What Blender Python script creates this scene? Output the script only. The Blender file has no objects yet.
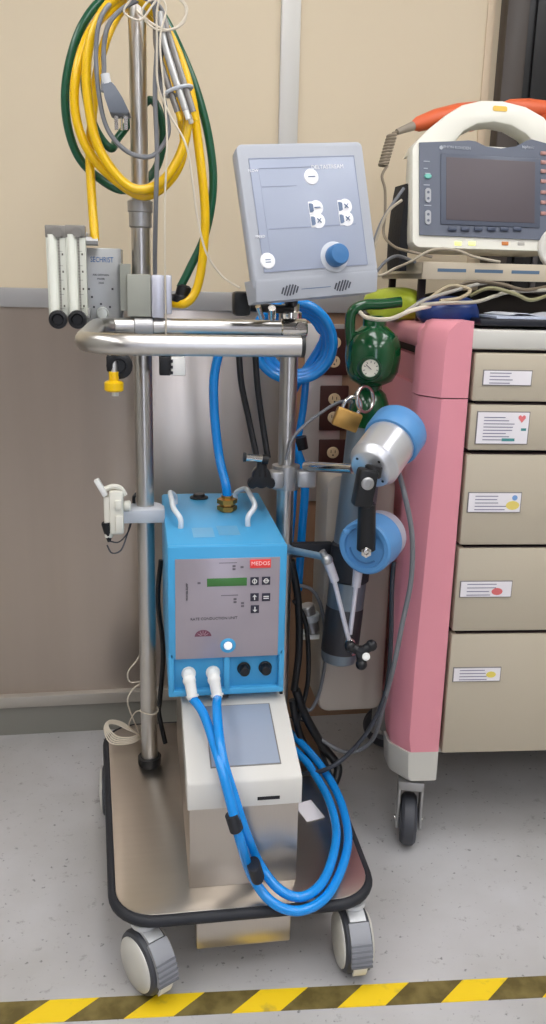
import bpy, bmesh, math, random
from mathutils import Vector, Matrix, Euler
random.seed(4)
SC = bpy.context.scene
COL = SC.collection
R = math.radians
V = Vector
# ------------------------------------------------------------------ camera model (image 546x1024)
F = 850.0; H = 1.32; YAW = R(9); PIT = R(15.3); ROL = R(1.37)
fw = V((math.sin(YAW)*math.cos(PIT), math.cos(YAW)*math.cos(PIT), -math.sin(PIT)))
r0 = V((math.cos(YAW), -math.sin(YAW), 0)); u0 = r0.cross(fw)
rt = r0*math.cos(ROL)+u0*math.sin(ROL); up = u0*math.cos(ROL)-r0*math.sin(ROL)
CAM = V((0, 0, H))
def ray(px, py): return fw+rt*((px-273)/F)+up*((512-py)/F)
def at(px, py, Y): d = ray(px, py); return CAM+d*(Y/d.y)
def atz(px, py, Z): d = ray(px, py); return CAM+d*((Z-H)/d.z)
def hit(px, py, p, n):
    d = ray(px, py); t = (V(p)-CAM).dot(V(n))/d.dot(V(n)); return CAM+d*t
cd = bpy.data.cameras.new('camera'); cam = bpy.data.objects.new('camera', cd); COL.objects.link(cam)
cd.sensor_fit = 'VERTICAL'; cd.sensor_height = 24; cd.lens = 24*F/1024; cd.clip_start = .02
M = Matrix((rt, up, -fw)).transposed().to_4x4(); M.translation = CAM; cam.matrix_world = M
SC.camera = cam
# ------------------------------------------------------------------ materials
def s2l(c): return tuple(((x/255)/12.92 if x/255 <= .04045 else ((x/255+.055)/1.055)**2.4) for x in c)
MATS = {}
def mat(name, rgb, rough=.5, metal=0., bump=0., bscale=60., var=0., vscale=8., stretch=None, emit=0., trans=0., coat=0., alpha=1., ior=1.45):
    if name in MATS: return MATS[name]
    m = bpy.data.materials.new(name); m.use_nodes = True; nt = m.node_tree; b = nt.nodes['Principled BSDF']
    c = s2l(rgb)+(1,)
    b.inputs['Base Color'].default_value = c
    b.inputs['Roughness'].default_value = rough; b.inputs['Metallic'].default_value = metal
    b.inputs['Transmission Weight'].default_value = trans; b.inputs['Coat Weight'].default_value = coat
    b.inputs['IOR'].default_value = ior; b.inputs['Alpha'].default_value = alpha
    if emit: b.inputs['Emission Color'].default_value = c; b.inputs['Emission Strength'].default_value = emit
    if bump or var:
        tc = nt.nodes.new('ShaderNodeTexCoord'); mp = nt.nodes.new('ShaderNodeMapping')
        nt.links.new(tc.outputs['Object'], mp.inputs[0])
        if stretch: mp.inputs['Scale'].default_value = stretch
    if bump:
        n = nt.nodes.new('ShaderNodeTexNoise'); n.inputs['Scale'].default_value = bscale; n.inputs['Detail'].default_value = 3
        nt.links.new(mp.outputs[0], n.inputs[0]); bp = nt.nodes.new('ShaderNodeBump')
        bp.inputs['Strength'].default_value = bump; bp.inputs['Distance'].default_value = .002
        nt.links.new(n.outputs[0], bp.inputs['Height']); nt.links.new(bp.outputs[0], b.inputs['Normal'])
    if var:
        n = nt.nodes.new('ShaderNodeTexNoise'); n.inputs['Scale'].default_value = vscale; n.inputs['Detail'].default_value = 4
        nt.links.new(mp.outputs[0], n.inputs[0]); mx = nt.nodes.new('ShaderNodeMixRGB')
        mx.inputs[1].default_value = tuple(x*(1-var) for x in c[:3])+(1,); mx.inputs[2].default_value = tuple(min(1, x*(1+var)) for x in c[:3])+(1,)
        nt.links.new(n.outputs[0], mx.inputs[0]); nt.links.new(mx.outputs[0], b.inputs['Base Color'])
    MATS[name] = m; return m
STEEL = mat('brushed_steel', (200, 197, 192), .3, 1)
CHROME = mat('chrome', (215, 213, 208), .12, 1)
PLATE = mat('plate_steel', (186, 180, 172), .3, 1, bump=.05, bscale=40, stretch=(1, 12, 1), var=.05, vscale=5)
SHEET = mat('console_steel', (196, 188, 178), .3, 1, bump=.1, bscale=40, stretch=(12, 1, 1))
SATIN = mat('satin_aluminium', (176, 176, 176), .38, .85)
CASTAL = mat('cast_aluminium', (178, 179, 182), .4, .55)
ALU = mat('pale_aluminium', (212, 214, 218), .32, .75)
BLACK = mat('black_plastic', (20, 21, 24), .4)
RUBBER = mat('black_rubber', (34, 36, 42), .55, bump=.3, bscale=500)
BLUE = mat('sky_blue_paint', (72, 164, 216), .36, bump=.12, bscale=420)
BLUECAP = mat('soft_blue_plastic', (84, 142, 196), .4)
KNOBBLUE = mat('steel_blue_plastic', (58, 112, 164), .42)
HOSEBLUE = mat('blue_hose', (10, 140, 226), .25, coat=.4)
HOSEYEL = mat('yellow_hose', (236, 190, 6), .3, coat=.3)
HOSEGRN = mat('green_hose', (4, 80, 52), .28, coat=.4)
GREYCABLE = mat('grey_cable', (118, 120, 124), .45)
DARKCABLE = mat('dark_cable', (52, 56, 64), .4)
WHITEWIRE = mat('ivory_wire', (214, 204, 186), .45)
PALEGREY = mat('pale_grey_plastic', (172, 176, 184), .42, bump=.1, bscale=500)
FACE = mat('grey_blue_membrane', (160, 168, 186), .35)
FACELINE = mat('membrane_line', (104, 122, 150), .4)
WHITE = mat('white_plastic', (232, 232, 228), .4)
OFFWHITE = mat('off_white_case', (222, 220, 208), .38)
CREAMCASE = mat('console_white', (206, 204, 198), .35)
GREYRIB = mat('grey_plastic', (132, 134, 138), .45)
BRASS = mat('brass', (176, 132, 66), .32, .9, var=.15, vscale=60)
GOLD = mat('padlock_brass', (196, 152, 84), .34, .8, bump=.2, bscale=60, stretch=(8, 1, 1))
GREEN = mat('green_enamel', (8, 74, 38), .2, coat=.6)
PINK = mat('pink_plastic', (222, 146, 158), .38, bump=.1, bscale=300)
DRAWER = mat('beige_drawer', (186, 176, 156), .42, bump=.1, bscale=300)
BEIGE = mat('beige_plastic', (190, 180, 168), .45)
CARTWHITE = mat('cart_white', (200, 198, 190), .42)
DARKGAP = mat('dark_gap', (44, 30, 32), .6)
PAPER = mat('label_paper', (232, 228, 232), .6)
INK = mat('dark_ink', (70, 68, 74), .6)
SCREEN = mat('grey_screen', (150, 160, 176), .12)
FASCIA = mat('slate_fascia', (92, 98, 112), .4)
DARKSCREEN = mat('dark_screen', (88, 80, 84), .55)
ORANGE = mat('orange_plastic', (210, 98, 58), .42)
CLEAR = mat('clear_acrylic', (224, 226, 214), .2, trans=.18, ior=1.3)
MILKY = mat('milky_plastic', (206, 212, 220), .3, trans=.25)
# ------------------------------------------------------------------ mesh helpers
class MB:
    def __init__(s): s.bm = bmesh.new()
    def _xf(s, vs, mx):
        if mx is not None:
            for v in vs: v.co = mx @ v.co
    def box(s, lo, hi, bev=0., mx=None, seg=2):
        t = bmesh.new(); r = bmesh.ops.create_cube(t, size=1)
        lo, hi = V(lo), V(hi)
        for v in t.verts: v.co = V(((lo.x+hi.x)/2+v.co.x*(hi.x-lo.x), (lo.y+hi.y)/2+v.co.y*(hi.y-lo.y), (lo.z+hi.z)/2+v.co.z*(hi.z-lo.z)))
        if bev: bmesh.ops.bevel(t, geom=t.edges[:], offset=bev, segments=seg, affect='EDGES', profile=.5)
        return s._merge(t, mx)
    def _merge(s, t, mx=None):
        if mx is not None: t.transform(mx)
        me = bpy.data.meshes.new('tmp'); t.to_mesh(me); t.free(); s.bm.from_mesh(me); bpy.data.meshes.remove(me); return s
    def loft(s, rings, cap=True, closed=True, mx=None):
        t = bmesh.new(); rr = [[t.verts.new(p) for p in ring] for ring in rings]; n = len(rr[0])
        for a, b in zip(rr, rr[1:]):
            for i in range(n if closed else n-1):
                j = (i+1) % n
                try: t.faces.new((a[i], a[j], b[j], b[i]))
                except ValueError: pass
        if cap and closed:
            t.faces.new(rr[0][::-1]); t.faces.new(rr[-1])
        bmesh.ops.recalc_face_normals(t, faces=t.faces[:])
        return s._merge(t, mx)
    def lathe(s, p0, ax, prof, n=32, mx=None, sq=(1, 1), xref=None):
        p0 = V(p0); ax = V(ax).normalized(); a = V(xref) if xref else (V((0, 0, 1)) if abs(ax.z) < .9 else V((1, 0, 0)))
        x = (a-ax*a.dot(ax)).normalized(); y = ax.cross(x)
        rings = [[p0+ax*h+(x*math.cos(2*math.pi*i/n)*sq[0]+y*math.sin(2*math.pi*i/n)*sq[1])*max(r, 1e-5) for i in range(n)] for r, h in prof]
        return s.loft(rings, mx=mx)
    def cyl(s, a, b, r, r2=None, n=28, mx=None, bev=0.):
        a, b = V(a), V(b); L = (b-a).length; r2 = r if r2 is None else r2
        pr = [(r, 0), (r2, L)] if not bev else [(r-bev, 0), (r, bev), (r2, L-bev), (r2-bev, L)]
        return s.lathe(a, b-a, pr, n, mx)
    def tube(s, pts, r, n=10, sub=8, smooth=True, closed=False, mx=None, flat=1.):
        pts = [V(p) for p in pts]
        if smooth and len(pts) > 2:
            out = []; m = len(pts)
            for i in range(m if closed else m-1):
                g = (lambda k: pts[k % m]) if closed else (lambda k: pts[max(0, min(m-1, k))])
                a, b, c, d = g(i-1), g(i), g(i+1), g(i+2)
                for q in range(sub):
                    t = q/sub; out.append(.5*((2*b)+(c-a)*t+(2*a-5*b+4*c-d)*t*t+(3*b-a-3*c+d)*t**3))
            if not closed: out.append(pts[-1])
            pts = out
        m = len(pts); rings = []; up_ = None
        for i, p in enumerate(pts):
            tg = (pts[(i+1) % m]-pts[i-1]) if closed else (pts[min(i+1, m-1)]-pts[max(i-1, 0)])
            if tg.length < 1e-9: tg = V((0, 0, 1))
            tg.normalize()
            if up_ is None:
                up_ = V((0, 0, 1)) if abs(tg.z) < .9 else V((1, 0, 0))
            up_ = (up_-tg*up_.dot(tg)).normalized(); sd = tg.cross(up_)
            rings.append([p+(up_*math.cos(2*math.pi*k/n)*flat+sd*math.sin(2*math.pi*k/n))*r for k in range(n)])
        if closed: rings.append(rings[0]); return s.loft(rings, cap=False, mx=mx)
        return s.loft(rings, mx=mx)
    def prism(s, poly, h, mx=None, bev=0., axis='z'):
        """poly in 2D extruded 0..h; axis z: (x,y)->z ; axis y: (x,z)->y"""
        t = bmesh.new()
        vs = [t.verts.new((p[0], p[1], 0) if axis == 'z' else (p[0], 0, p[1])) for p in poly]
        f = t.faces.new(vs); r = bmesh.ops.extrude_face_region(t, geom=[f])
        d = V((0, 0, h)) if axis == 'z' else V((0, h, 0))
        for e in r['geom']:
            if isinstance(e, bmesh.types.BMVert): e.co += d
        bmesh.ops.recalc_face_normals(t, faces=t.faces[:])
        if bev:
            es = [e for e in t.edges if abs((e.verts[0].co-e.verts[1].co).normalized().dot(d.normalized())) < .5]
            bmesh.ops.bevel(t, geom=es, offset=bev, segments=2, affect='EDGES', profile=.5)
        return s._merge(t, mx)
    def ball(s, c, r, sc=(1, 1, 1), mx=None, u=24, v=14):
        t = bmesh.new(); bmesh.ops.create_uvsphere(t, u_segments=u, v_segments=v, radius=r)
        for q in t.verts: q.co = V((q.co.x*sc[0], q.co.y*sc[1], q.co.z*sc[2]))+V(c)
        return s._merge(t, mx)
def text_mb(txt, size, mx, depth=.0004, align='CENTER', sx=1.):
    cu = bpy.data.curves.new('t', 'FONT'); cu.body = txt; cu.size = size; cu.extrude = depth; cu.align_x = align; cu.align_y = 'CENTER'; cu.resolution_u = 2
    o = bpy.data.objects.new('t', cu); COL.objects.link(o)
    me = bpy.data.meshes.new_from_object(o.evaluated_get(bpy.context.evaluated_depsgraph_get()))
    bpy.data.objects.remove(o); bpy.data.curves.remove(cu)
    b = MB(); b.bm.from_mesh(me); bpy.data.meshes.remove(me)
    # text lies in xy facing +z ; turn it to stand in xz facing -y
    b.bm.transform(mx @ Matrix.Rotation(R(90), 4, 'X') @ Matrix.Diagonal((sx, 1, 1, 1)))
    return b
WM = {}
def finish(mb, name, m):
    me = bpy.data.meshes.new(name); mb.bm.to_mesh(me); mb.bm.free()
    me.polygons.foreach_set('use_smooth', [True]*len(me.polygons))
    me.set_sharp_from_angle(angle=R(38)); me.materials.append(m); return me
def root(name, label, cat, loc=(0, 0, 0), rot=(0, 0, 0), group=None):
    o = bpy.data.objects.new(name, None); o.empty_display_size = .05; COL.objects.link(o); o.location = loc; o.rotation_euler = rot
    WM[o.name] = Matrix.Translation(V(loc)) @ Euler(rot).to_matrix().to_4x4()
    o['label'] = label; o['category'] = cat
    if group: o['group'] = group
    return o
def part(name, mb, m, parent, local=False, label=None, loc=None):
    """local=False: vertices are in world space"""
    if not local: mb.bm.transform(WM[parent.name].inverted())
    o = bpy.data.objects.new(name, finish(mb, name, m)); COL.objects.link(o); o.parent = parent; WM[o.name] = WM[parent.name]
    if label: o['label'] = label
    return o
def thing(name, mb, m, label, cat, group=None):
    xs = [v.co for v in mb.bm.verts]; c = V(((min(v.x for v in xs)+max(v.x for v in xs))/2, (min(v.y for v in xs)+max(v.y for v in xs))/2, min(v.z for v in xs)))
    mb.bm.transform(Matrix.Translation(-c))
    o = bpy.data.objects.new(name, finish(mb, name, m)); COL.objects.link(o); o.location = c; WM[o.name] = Matrix.Translation(c)
    o['label'] = label; o['category'] = cat
    if group: o['group'] = group
    return o
def struct(name, mb, m):
    o = bpy.data.objects.new(name, finish(mb, name, m)); COL.objects.link(o); o['kind'] = 'structure'; WM[o.name] = Matrix.Identity(4); return o
def P(*a): return [at(*q) for q in a]
def yq(Y, *a): return [at(q[0], q[1], q[2] if len(q) > 2 else Y) for q in a]
# ================================================================== SETTING
WY = 2.36; XL, XR, YB, CH = -2.3, 2.3, -2.3, 2.75
mf = mat('vinyl_floor', (182, 178, 175), .42)
nt = mf.node_tree; b = nt.nodes['Principled BSDF']
def N(t, **k):
    n = nt.nodes.new(t)
    for a, v in k.items(): n.inputs[a].default_value = v
    return n
tc = nt.nodes.new('ShaderNodeTexCoord')
n1 = N('ShaderNodeTexNoise', Scale=3.2, Detail=5.); n2 = N('ShaderNodeTexNoise', Scale=75., Detail=3.); n3 = N('ShaderNodeTexNoise', Scale=28., Detail=6., Roughness=.7)
for n in (n1, n2, n3): nt.links.new(tc.outputs['Object'], n.inputs[0])
cr = nt.nodes.new('ShaderNodeValToRGB'); cr.color_ramp.elements[0].color = s2l((174, 172, 170))+(1,); cr.color_ramp.elements[1].color = s2l((190, 189, 190))+(1,); cr.color_ramp.elements[0].position = .35; cr.color_ramp.elements[1].position = .65
nt.links.new(n1.outputs[0], cr.inputs[0])
c2 = nt.nodes.new('ShaderNodeValToRGB'); c2.color_ramp.elements[0].color = (.3, .3, .3, 1); c2.color_ramp.elements[1].color = (1, 1, 1, 1); c2.color_ramp.elements[0].position = .27; c2.color_ramp.elements[1].position = .345
nt.links.new(n2.outputs[0], c2.inputs[0])
c3 = nt.nodes.new('ShaderNodeValToRGB'); c3.color_ramp.elements[0].color = (.55, .53, .52, 1); c3.color_ramp.elements[1].color = (1, 1, 1, 1); c3.color_ramp.elements[0].position = .30; c3.color_ramp.elements[1].position = .40
nt.links.new(n3.outputs[0], c3.inputs[0])
m1 = nt.nodes.new('ShaderNodeMixRGB'); m1.blend_type = 'MULTIPLY'; m1.inputs[0].default_value = .8; nt.links.new(cr.outputs[0], m1.inputs[1]); nt.links.new(c2.outputs[0], m1.inputs[2])
m2 = nt.nodes.new('ShaderNodeMixRGB'); m2.blend_type = 'MULTIPLY'; m2.inputs[0].default_value = .8; nt.links.new(m1.outputs[0], m2.inputs[1]); nt.links.new(c3.outputs[0], m2.inputs[2])
nt.links.new(m2.outputs[0], b.inputs['Base Color'])
struct('floor', MB().box((XL, YB, -.05), (XR, WY, 0)), mf)
WALL = mat('beige_wall', (212, 197, 170), .6, var=.04, vscale=2)
struct('wall_back', MB().box((XL, WY, 0), (XR, WY+.1, CH)), WALL)
SIDEW = mat('side_wall', (176, 176, 172), .6)
struct('wall_left', MB().box((XL-.1, YB, 0), (XL, WY, CH)), SIDEW)
struct('wall_right', MB().box((XR, YB, 0), (XR+.1, WY, CH)), SIDEW)
struct('wall_front', MB().box((XL, YB-.1, 0), (XR, YB, CH)), mat('front_wall', (136, 130, 128), .6))
struct('ceiling', MB().box((XL, YB, CH), (XR, WY, CH+.08)), mat('ceiling_white', (232, 230, 224), .7))
WAIN = mat('wainscot_steel', (186, 174, 162), .28, .96, bump=.15, bscale=3, stretch=(5, 1, .3), var=.16, vscale=1.6)  # vertically stretched tone variation paints in streaky room reflections
_n = WAIN.node_tree; _b = _n.nodes['Principled BSDF']; _t = _n.nodes.new('ShaderNodeTangent'); _t.direction_type = 'RADIAL'; _t.axis = 'Z'
_n.links.new(_t.outputs[0], _b.inputs['Tangent']); _b.inputs['Anisotropic'].default_value = .88; _b.inputs['Anisotropic Rotation'].default_value = .25
struct('trim_1', MB().box((XL, WY-.006, .128), (-.0, WY, 1.235)), WAIN)
struct('trim_2', MB().box((.002, WY-.006, .128), (.40, WY, 1.235)), WAIN)
struct('trim_3', MB().box((XL, WY-.016, 1.235), (.93, WY, 1.284), .002), mat('rail_grey', (160, 158, 156), .35, .2))
struct('trim_4', MB().box((.363, WY-.012, 1.285), (.413, WY, CH), .003), mat('strip_grey', (206, 204, 198), .35, .15))
struct('baseboard_back', MB().box((XL, WY-.018, 0), (.40, WY, .093)), mat('baseboard_grey', (142, 140, 132), .4, .3))
struct('trim_10', MB().box((XL, WY-.030, .093), (.40, WY, .128), .003), mat('ledge_grey', (178, 172, 162), .35, .3))
struct('trim_5', MB().box((.42, WY-.004, 0), (.93, WY, 1.235)), mat('tan_panel', (150, 118, 92), .55))
struct('trim_6', MB().box((.40, WY-.012, 0), (.42, WY, 1.235)), mat('white_edge', (206, 202, 196), .35))
struct('trim_7', MB().box((.905, WY-.004, 1.284), (.925, WY, CH)), mat('pale_edge', (214, 194, 166), .5))
struct('door_1', MB().box((1.0, WY-.02, 0), (1.9, WY-.004, 2.6)).box((1.03, WY-.03, 0), (1.045, WY-.02, 2.6)), mat('black_door', (16, 15, 16), .3))
struct('trim_8', MB().box((.94, WY-.05, 0), (1.0, WY, 2.66), .004).box((1.9, WY-.05, 0), (1.96, WY, 2.66), .004).box((.94, WY-.05, 2.6), (1.96, WY, 2.66), .004), mat('door_frame_brown', (62, 54, 48), .45))
struct('trim_9', MB().box((1.085, WY-.028, 0), (1.1, WY-.02, 2.6), .002), mat('door_strip_grey', (88, 84, 84), .35, .4))  # thin grey vertical strip on the black door
struct('added_panel_dark', MB().box((-.30, YB, 0), (.04, YB+.03, 2.1), .004), mat('reflected_dark', (44, 42, 44), .4))  # unseen dark panel added for a dark band in the steel's reflection
struct('added_panel_grey', MB().box((-2.0, YB, 0), (-1.0, YB+.03, 2.1), .004), mat('reflected_grey', (70, 60, 64), .45))  # unseen grey panel added so the wainscot reflects something dark
struct('added_panel_frame', MB().box((.08, YB, 0), (.12, YB+.03, 2.3)).box((.58, YB, 0), (.62, YB+.03, 2.3)).box((.08, YB, 2.26), (.62, YB+.03, 2.3)).box((.08, YB, 0), (.62, YB+.03, .08)), WHITE)  # unseen white frame added around the glowing panel
struct('added_glow_panel', MB().box((.12, YB, .08), (.58, YB+.012, 2.26)), mat('added_glow', (226, 234, 255), .3, emit=3.2))  # unseen glowing panel added to give the steel a bright reflected band
# ceiling lights
def light(x, y, sx, sy, e):
    t = root('ceiling_light', 'recessed rectangular ceiling light panel overhead', 'ceiling light', (x, y, CH-.03), group='ceiling lights')
    part('frame', MB().box((-sx/2-.03, -sy/2-.03, 0), (sx/2+.03, -sy/2, .03)).box((-sx/2-.03, sy/2, 0), (sx/2+.03, sy/2+.03, .03)).box((-sx/2-.03, -sy/2, 0), (-sx/2, sy/2, .03)).box((sx/2, -sy/2, 0), (sx/2+.03, sy/2, .03)), WHITE, t, local=True)
    part('diffuser', MB().box((-sx/2, -sy/2, .012), (sx/2, sy/2, .028)), mat('diffuser', (250, 249, 250), .6, emit=e), t, local=True)
for x in (-1.3, .25, 1.6):
    for y in (-1.5, .0, 1.2): light(x, y, .6, 1.0, 7.2)
# hazard tape
mt = mat('hazard_tape', (230, 196, 30), .45); nt = mt.node_tree; b = nt.nodes['Principled BSDF']
tc = nt.nodes.new('ShaderNodeTexCoord'); sp = nt.nodes.new('ShaderNodeSeparateXYZ'); nt.links.new(tc.outputs['Object'], sp.inputs[0])
def mth(op, a, bb=None):
    n = nt.nodes.new('ShaderNodeMath'); n.operation = op
    for i, q in enumerate((a, bb)):
        if q is None: continue
        if isinstance(q, (int, float)): n.inputs[i].default_value = q
        else: nt.links.new(q, n.inputs[i])
    return n.outputs[0]
ph = mth('FRACT', mth('DIVIDE', mth('ADD', mth('SUBTRACT', sp.outputs[0], mth('MULTIPLY', sp.outputs[1], 1.13)), -.3765+.199*50), .199))
msk = mth('GREATER_THAN', ph, .46)
nz = nt.nodes.new('ShaderNodeTexNoise'); nz.inputs['Scale'].default_value = 22; nz.inputs['Detail'].default_value = 6; nt.links.new(tc.outputs['Object'], nz.inputs[0])
rp = nt.nodes.new('ShaderNodeValToRGB'); rp.color_ramp.elements[0].position = .4; rp.color_ramp.elements[1].position = .62
rp.color_ramp.elements[0].color = s2l((92, 80, 40))+(1,); rp.color_ramp.elements[1].color = s2l((122, 108, 62))+(1,); nt.links.new(nz.outputs[0], rp.inputs[0])
rq = nt.nodes.new('ShaderNodeValToRGB'); rq.color_ramp.elements[0].position = .3; rq.color_ramp.elements[1].position = .42
rq.color_ramp.elements[0].color = s2l((196, 168, 60))+(1,); rq.color_ramp.elements[1].color = s2l((238, 202, 30))+(1,); nt.links.new(nz.outputs[0], rq.inputs[0])
mx = nt.nodes.new('ShaderNodeMixRGB'); nt.links.new(msk, mx.inputs[0]); nt.links.new(rq.outputs[0], mx.inputs[1]); nt.links.new(rp.outputs[0], mx.inputs[2]); nt.links.new(mx.outputs[0], b.inputs['Base Color'])
a0, a1 = V((-.28, 1.327, 0)), V((.76, 1.257, 0)); dd = (a1-a0).normalized(); nn = V((-dd.y, dd.x, 0))
tp = root('hazard_tape', 'yellow and black striped hazard tape stuck across the vinyl floor', 'floor tape', (0, 1.308, 0), (0, 0, math.atan2(dd.y, dd.x)))
part('tape_strip', MB().box((-2.2, -.0255, .0002), (2.2, .0255, .0012)), mt, tp, local=True)
# wall outlets
OUT = mat('outlet_brown', (62, 34, 30), .4); IV = mat('outlet_ivory', (206, 184, 148), .4)
op = thing('outlet_backplate', MB().box((.452, WY-.012, .70), (.56, WY-.0045, 1.205), .002), mat('backplate_steel', (198, 194, 190), .3, .6), 'white metal backing strip on the wall carrying the brown outlets', 'wall plate')
for (cx, cy, wh) in ((333, 352, 'topmost, under the grey display'), (332.5, 408, 'middle one, left of the brass padlock'), (331, 461, 'lowest, behind the chrome arm')):
    c = at(cx+1, cy, WY-.012); c.y = WY-.012
    t = root('wall_outlet', 'brown duplex wall outlet with ivory sockets, '+wh, 'wall outlet', c, group='brown wall outlets')
    part('cover_plate', MB().box((-.041, -.006, -.064), (.041, 0, .064), .003), OUT, t, local=True)
    for s in (-1, 1):
        rc = part('receptacle', MB().lathe((0, -.009, s*.026), (0, 1, 0), [(.015, 0), (.0165, .0015), (.0165, .005)], 24, sq=(1, 1.05)), IV, t, local=True)
        part('socket_slot', MB().box((-.007, -.0096, s*.026-.001), (-.005, -.0088, s*.026+.008)).box((.005, -.0096, s*.026-.001), (.007, -.0088, s*.026+.007)).cyl((0, -.0096, s*.026-.007), (0, -.0088, s*.026-.007), .0025, n=10), BLACK, rc, local=True)
# ================================================================== TROLLEY
T = root('equipment_trolley', 'stainless steel equipment trolley with two poles, tubular rail and black bumper', 'trolley', (.175, 1.68, 0))
def rrect(x0, y0, x1, y1, r, n=8):
    out = []
    for (cx, cy, a) in ((x1-r, y0+r, -90), (x1-r, y1-r, 0), (x0+r, y1-r, 90), (x0+r, y0+r, 180)):
        for k in range(n+1):
            t = R(a+90*k/n); out.append((cx+r*math.cos(t), cy+r*math.sin(t)))
    return out
bx0, bx1, by0, by1 = -.062, .430, 1.345, 2.055
def skew(ps): return [(x-(y-by0)/(by1-by0)*.04*(bx1-x)/(bx1-bx0), y) for x, y in ps]
bp = skew(rrect(bx0, by0, bx1, by1, .075))
part('base_plate', MB().prism(bp, .024, Matrix.Translation((0, 0, .148)), .002), PLATE, T)
part('bumper', MB().tube([V((p[0], p[1], .16)) for p in skew(rrect(bx0-.003, by0-.003, bx1+.003, by1+.003, .078))], .0115, 12, smooth=False, closed=True), RUBBER, T)
part('underside_box', MB().box((.086, 1.352, .078), (.268, 1.80, .1475), .003), SHEET, T)
def caster(name, x, y, yaw, parent):
    c = bpy.data.objects.new(name, None); COL.objects.link(c); c.parent = parent; c.empty_display_size = .03
    mw = Matrix.Translation((x, y, 0)) @ Matrix.Rotation(yaw, 4, 'Z'); WM[c.name] = mw
    c.matrix_basis = WM[parent.name].inverted() @ mw
    r = .0625; k = 1.0
    def ln(n_, mb, m_):
        o = bpy.data.objects.new(n_, finish(mb, n_, m_)); COL.objects.link(o); o.parent = c; WM[o.name] = mw; return o
    # local: rolling direction = -y, axle along x
    ln('tyre', MB().lathe((-.027, 0, r), (1, 0, 0), [(r-.010, 0), (r-.003, .003), (r, .010), (r-.001, .024), (r-.004, .027), (r-.001, .030), (r, .044), (r-.003, .051), (r-.010, .054)], 40), mat('tyre_grey', (66, 68, 74), .5))
    for sg in (-1, 1):
        ln('hub_disc', MB().lathe((sg*.025, 0, r), (sg, 0, 0), [(r-.010, 0), (r-.010, .004), (r-.014, .007), (.012, .009), (.001, .009)], 36), mat('hub_white', (206, 204, 196), .4))
    def arc(a0, a1, ri, ro, w, n=8):
        out = []
        for q in range(n+1):
            a = R(a0+(a1-a0)*q/n); cs, sn = math.cos(a), math.sin(a)
            out.append([V((-w, -ri*cs, r+ri*sn)), V((w, -ri*cs, r+ri*sn)), V((w, -ro*cs, r+ro*sn)), V((-w, -ro*cs, r+ro*sn))])
        return out
    ln('wheel_guard', MB().loft(arc(-6, 62, r+.002, r+.011, .020)), mat('guard_grey', (146, 148, 154), .45))
    rb = MB()
    for q in range(5):
        a = R(-2+8*q); ro = r+.0115; rb.box((-.0205, -.0018, -.0018), (.0205, .0028, .0018), mx=Matrix.Translation((0, -ro*math.cos(a), r+ro*math.sin(a))) @ Matrix.Rotation(-a, 4, 'X'))
    ln('guard_rib', rb, mat('rib_grey', (116, 118, 124), .5))
    ln('brake_tab', MB().loft(arc(-34, -7, r+.001, r+.006, .013)), WHITE)
    ln('fork', MB().loft(arc(64, 112, r+.002, r+.010, .016)).cyl((0, .012, r+.06), (0, .012, .1475), .016), mat('fork_white', (206, 208, 210), .35, .3))
    ln('stem', MB().lathe((0, .012, .132), (0, 0, 1), [(.018, 0), (.025, .003), (.025, .012), (.018, .015)], 28), mat('fork_white', (206, 208, 210), .35, .3))
    return c
caster('caster', -.006, 1.360, R(31), T)
caster('caster', .396, 1.362, R(1), T)
caster('caster', -.088, 1.93, R(2), T)
caster('caster', .36, 1.99, R(20), T)
LPX, LPY, RPX = .005, 1.86, .322
part('pole', MB().cyl((LPX, LPY, .172), (LPX, LPY, 1.46), .0195).cyl((LPX, LPY, 1.44), (LPX, LPY, 1.83), .0175), STEEL, T)
part('pole', MB().cyl((RPX, LPY, .172), (RPX, LPY, 1.27), .0195), STEEL, T)
part('pole_foot', MB().lathe((LPX, LPY, .172), (0, 0, 1), [(.026, 0), (.028, .006), (.028, .022), (.0197, .024)], 32), BLACK, T)
part('pole_foot', MB().lathe((RPX, LPY, .172), (0, 0, 1), [(.026, 0), (.028, .006), (.028, .022), (.0197, .024)], 32), BLACK, T)
part('pole_collar', MB().lathe((LPX, LPY, 1.415), (0, 0, 1), [(.0195, 0), (.0235, .003), (.0235, .03), (.026, .032), (.026, .052), (.019, .056)], 32), SATIN, T)
part('pole_top', MB().cyl((LPX, LPY, 1.828), (LPX, LPY, 1.84), .019).lathe((LPX, LPY, 1.84), (0, 0, 1), [(.018, 0), (.018, .03), (.03, .034), (.03, .05), (.012, .056)], 28), CHROME, T)
# hooks at the top
hk = MB()
for a in (8, 95, 185, 275):
    d = V((math.cos(R(a)), math.sin(R(a)), 0)); o = V((LPX, LPY, 1.872))
    L = .135
    hk.tube([o, o+d*.05, o+d*(L-.02)+V((0, 0, -.004)), o+d*L+V((0, 0, .012)), o+d*(L-.004)+V((0, 0, .04)), o+d*(L-.02)+V((0, 0, .06))], .0042, 8)
part('hook', hk, CHROME, T)
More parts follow.
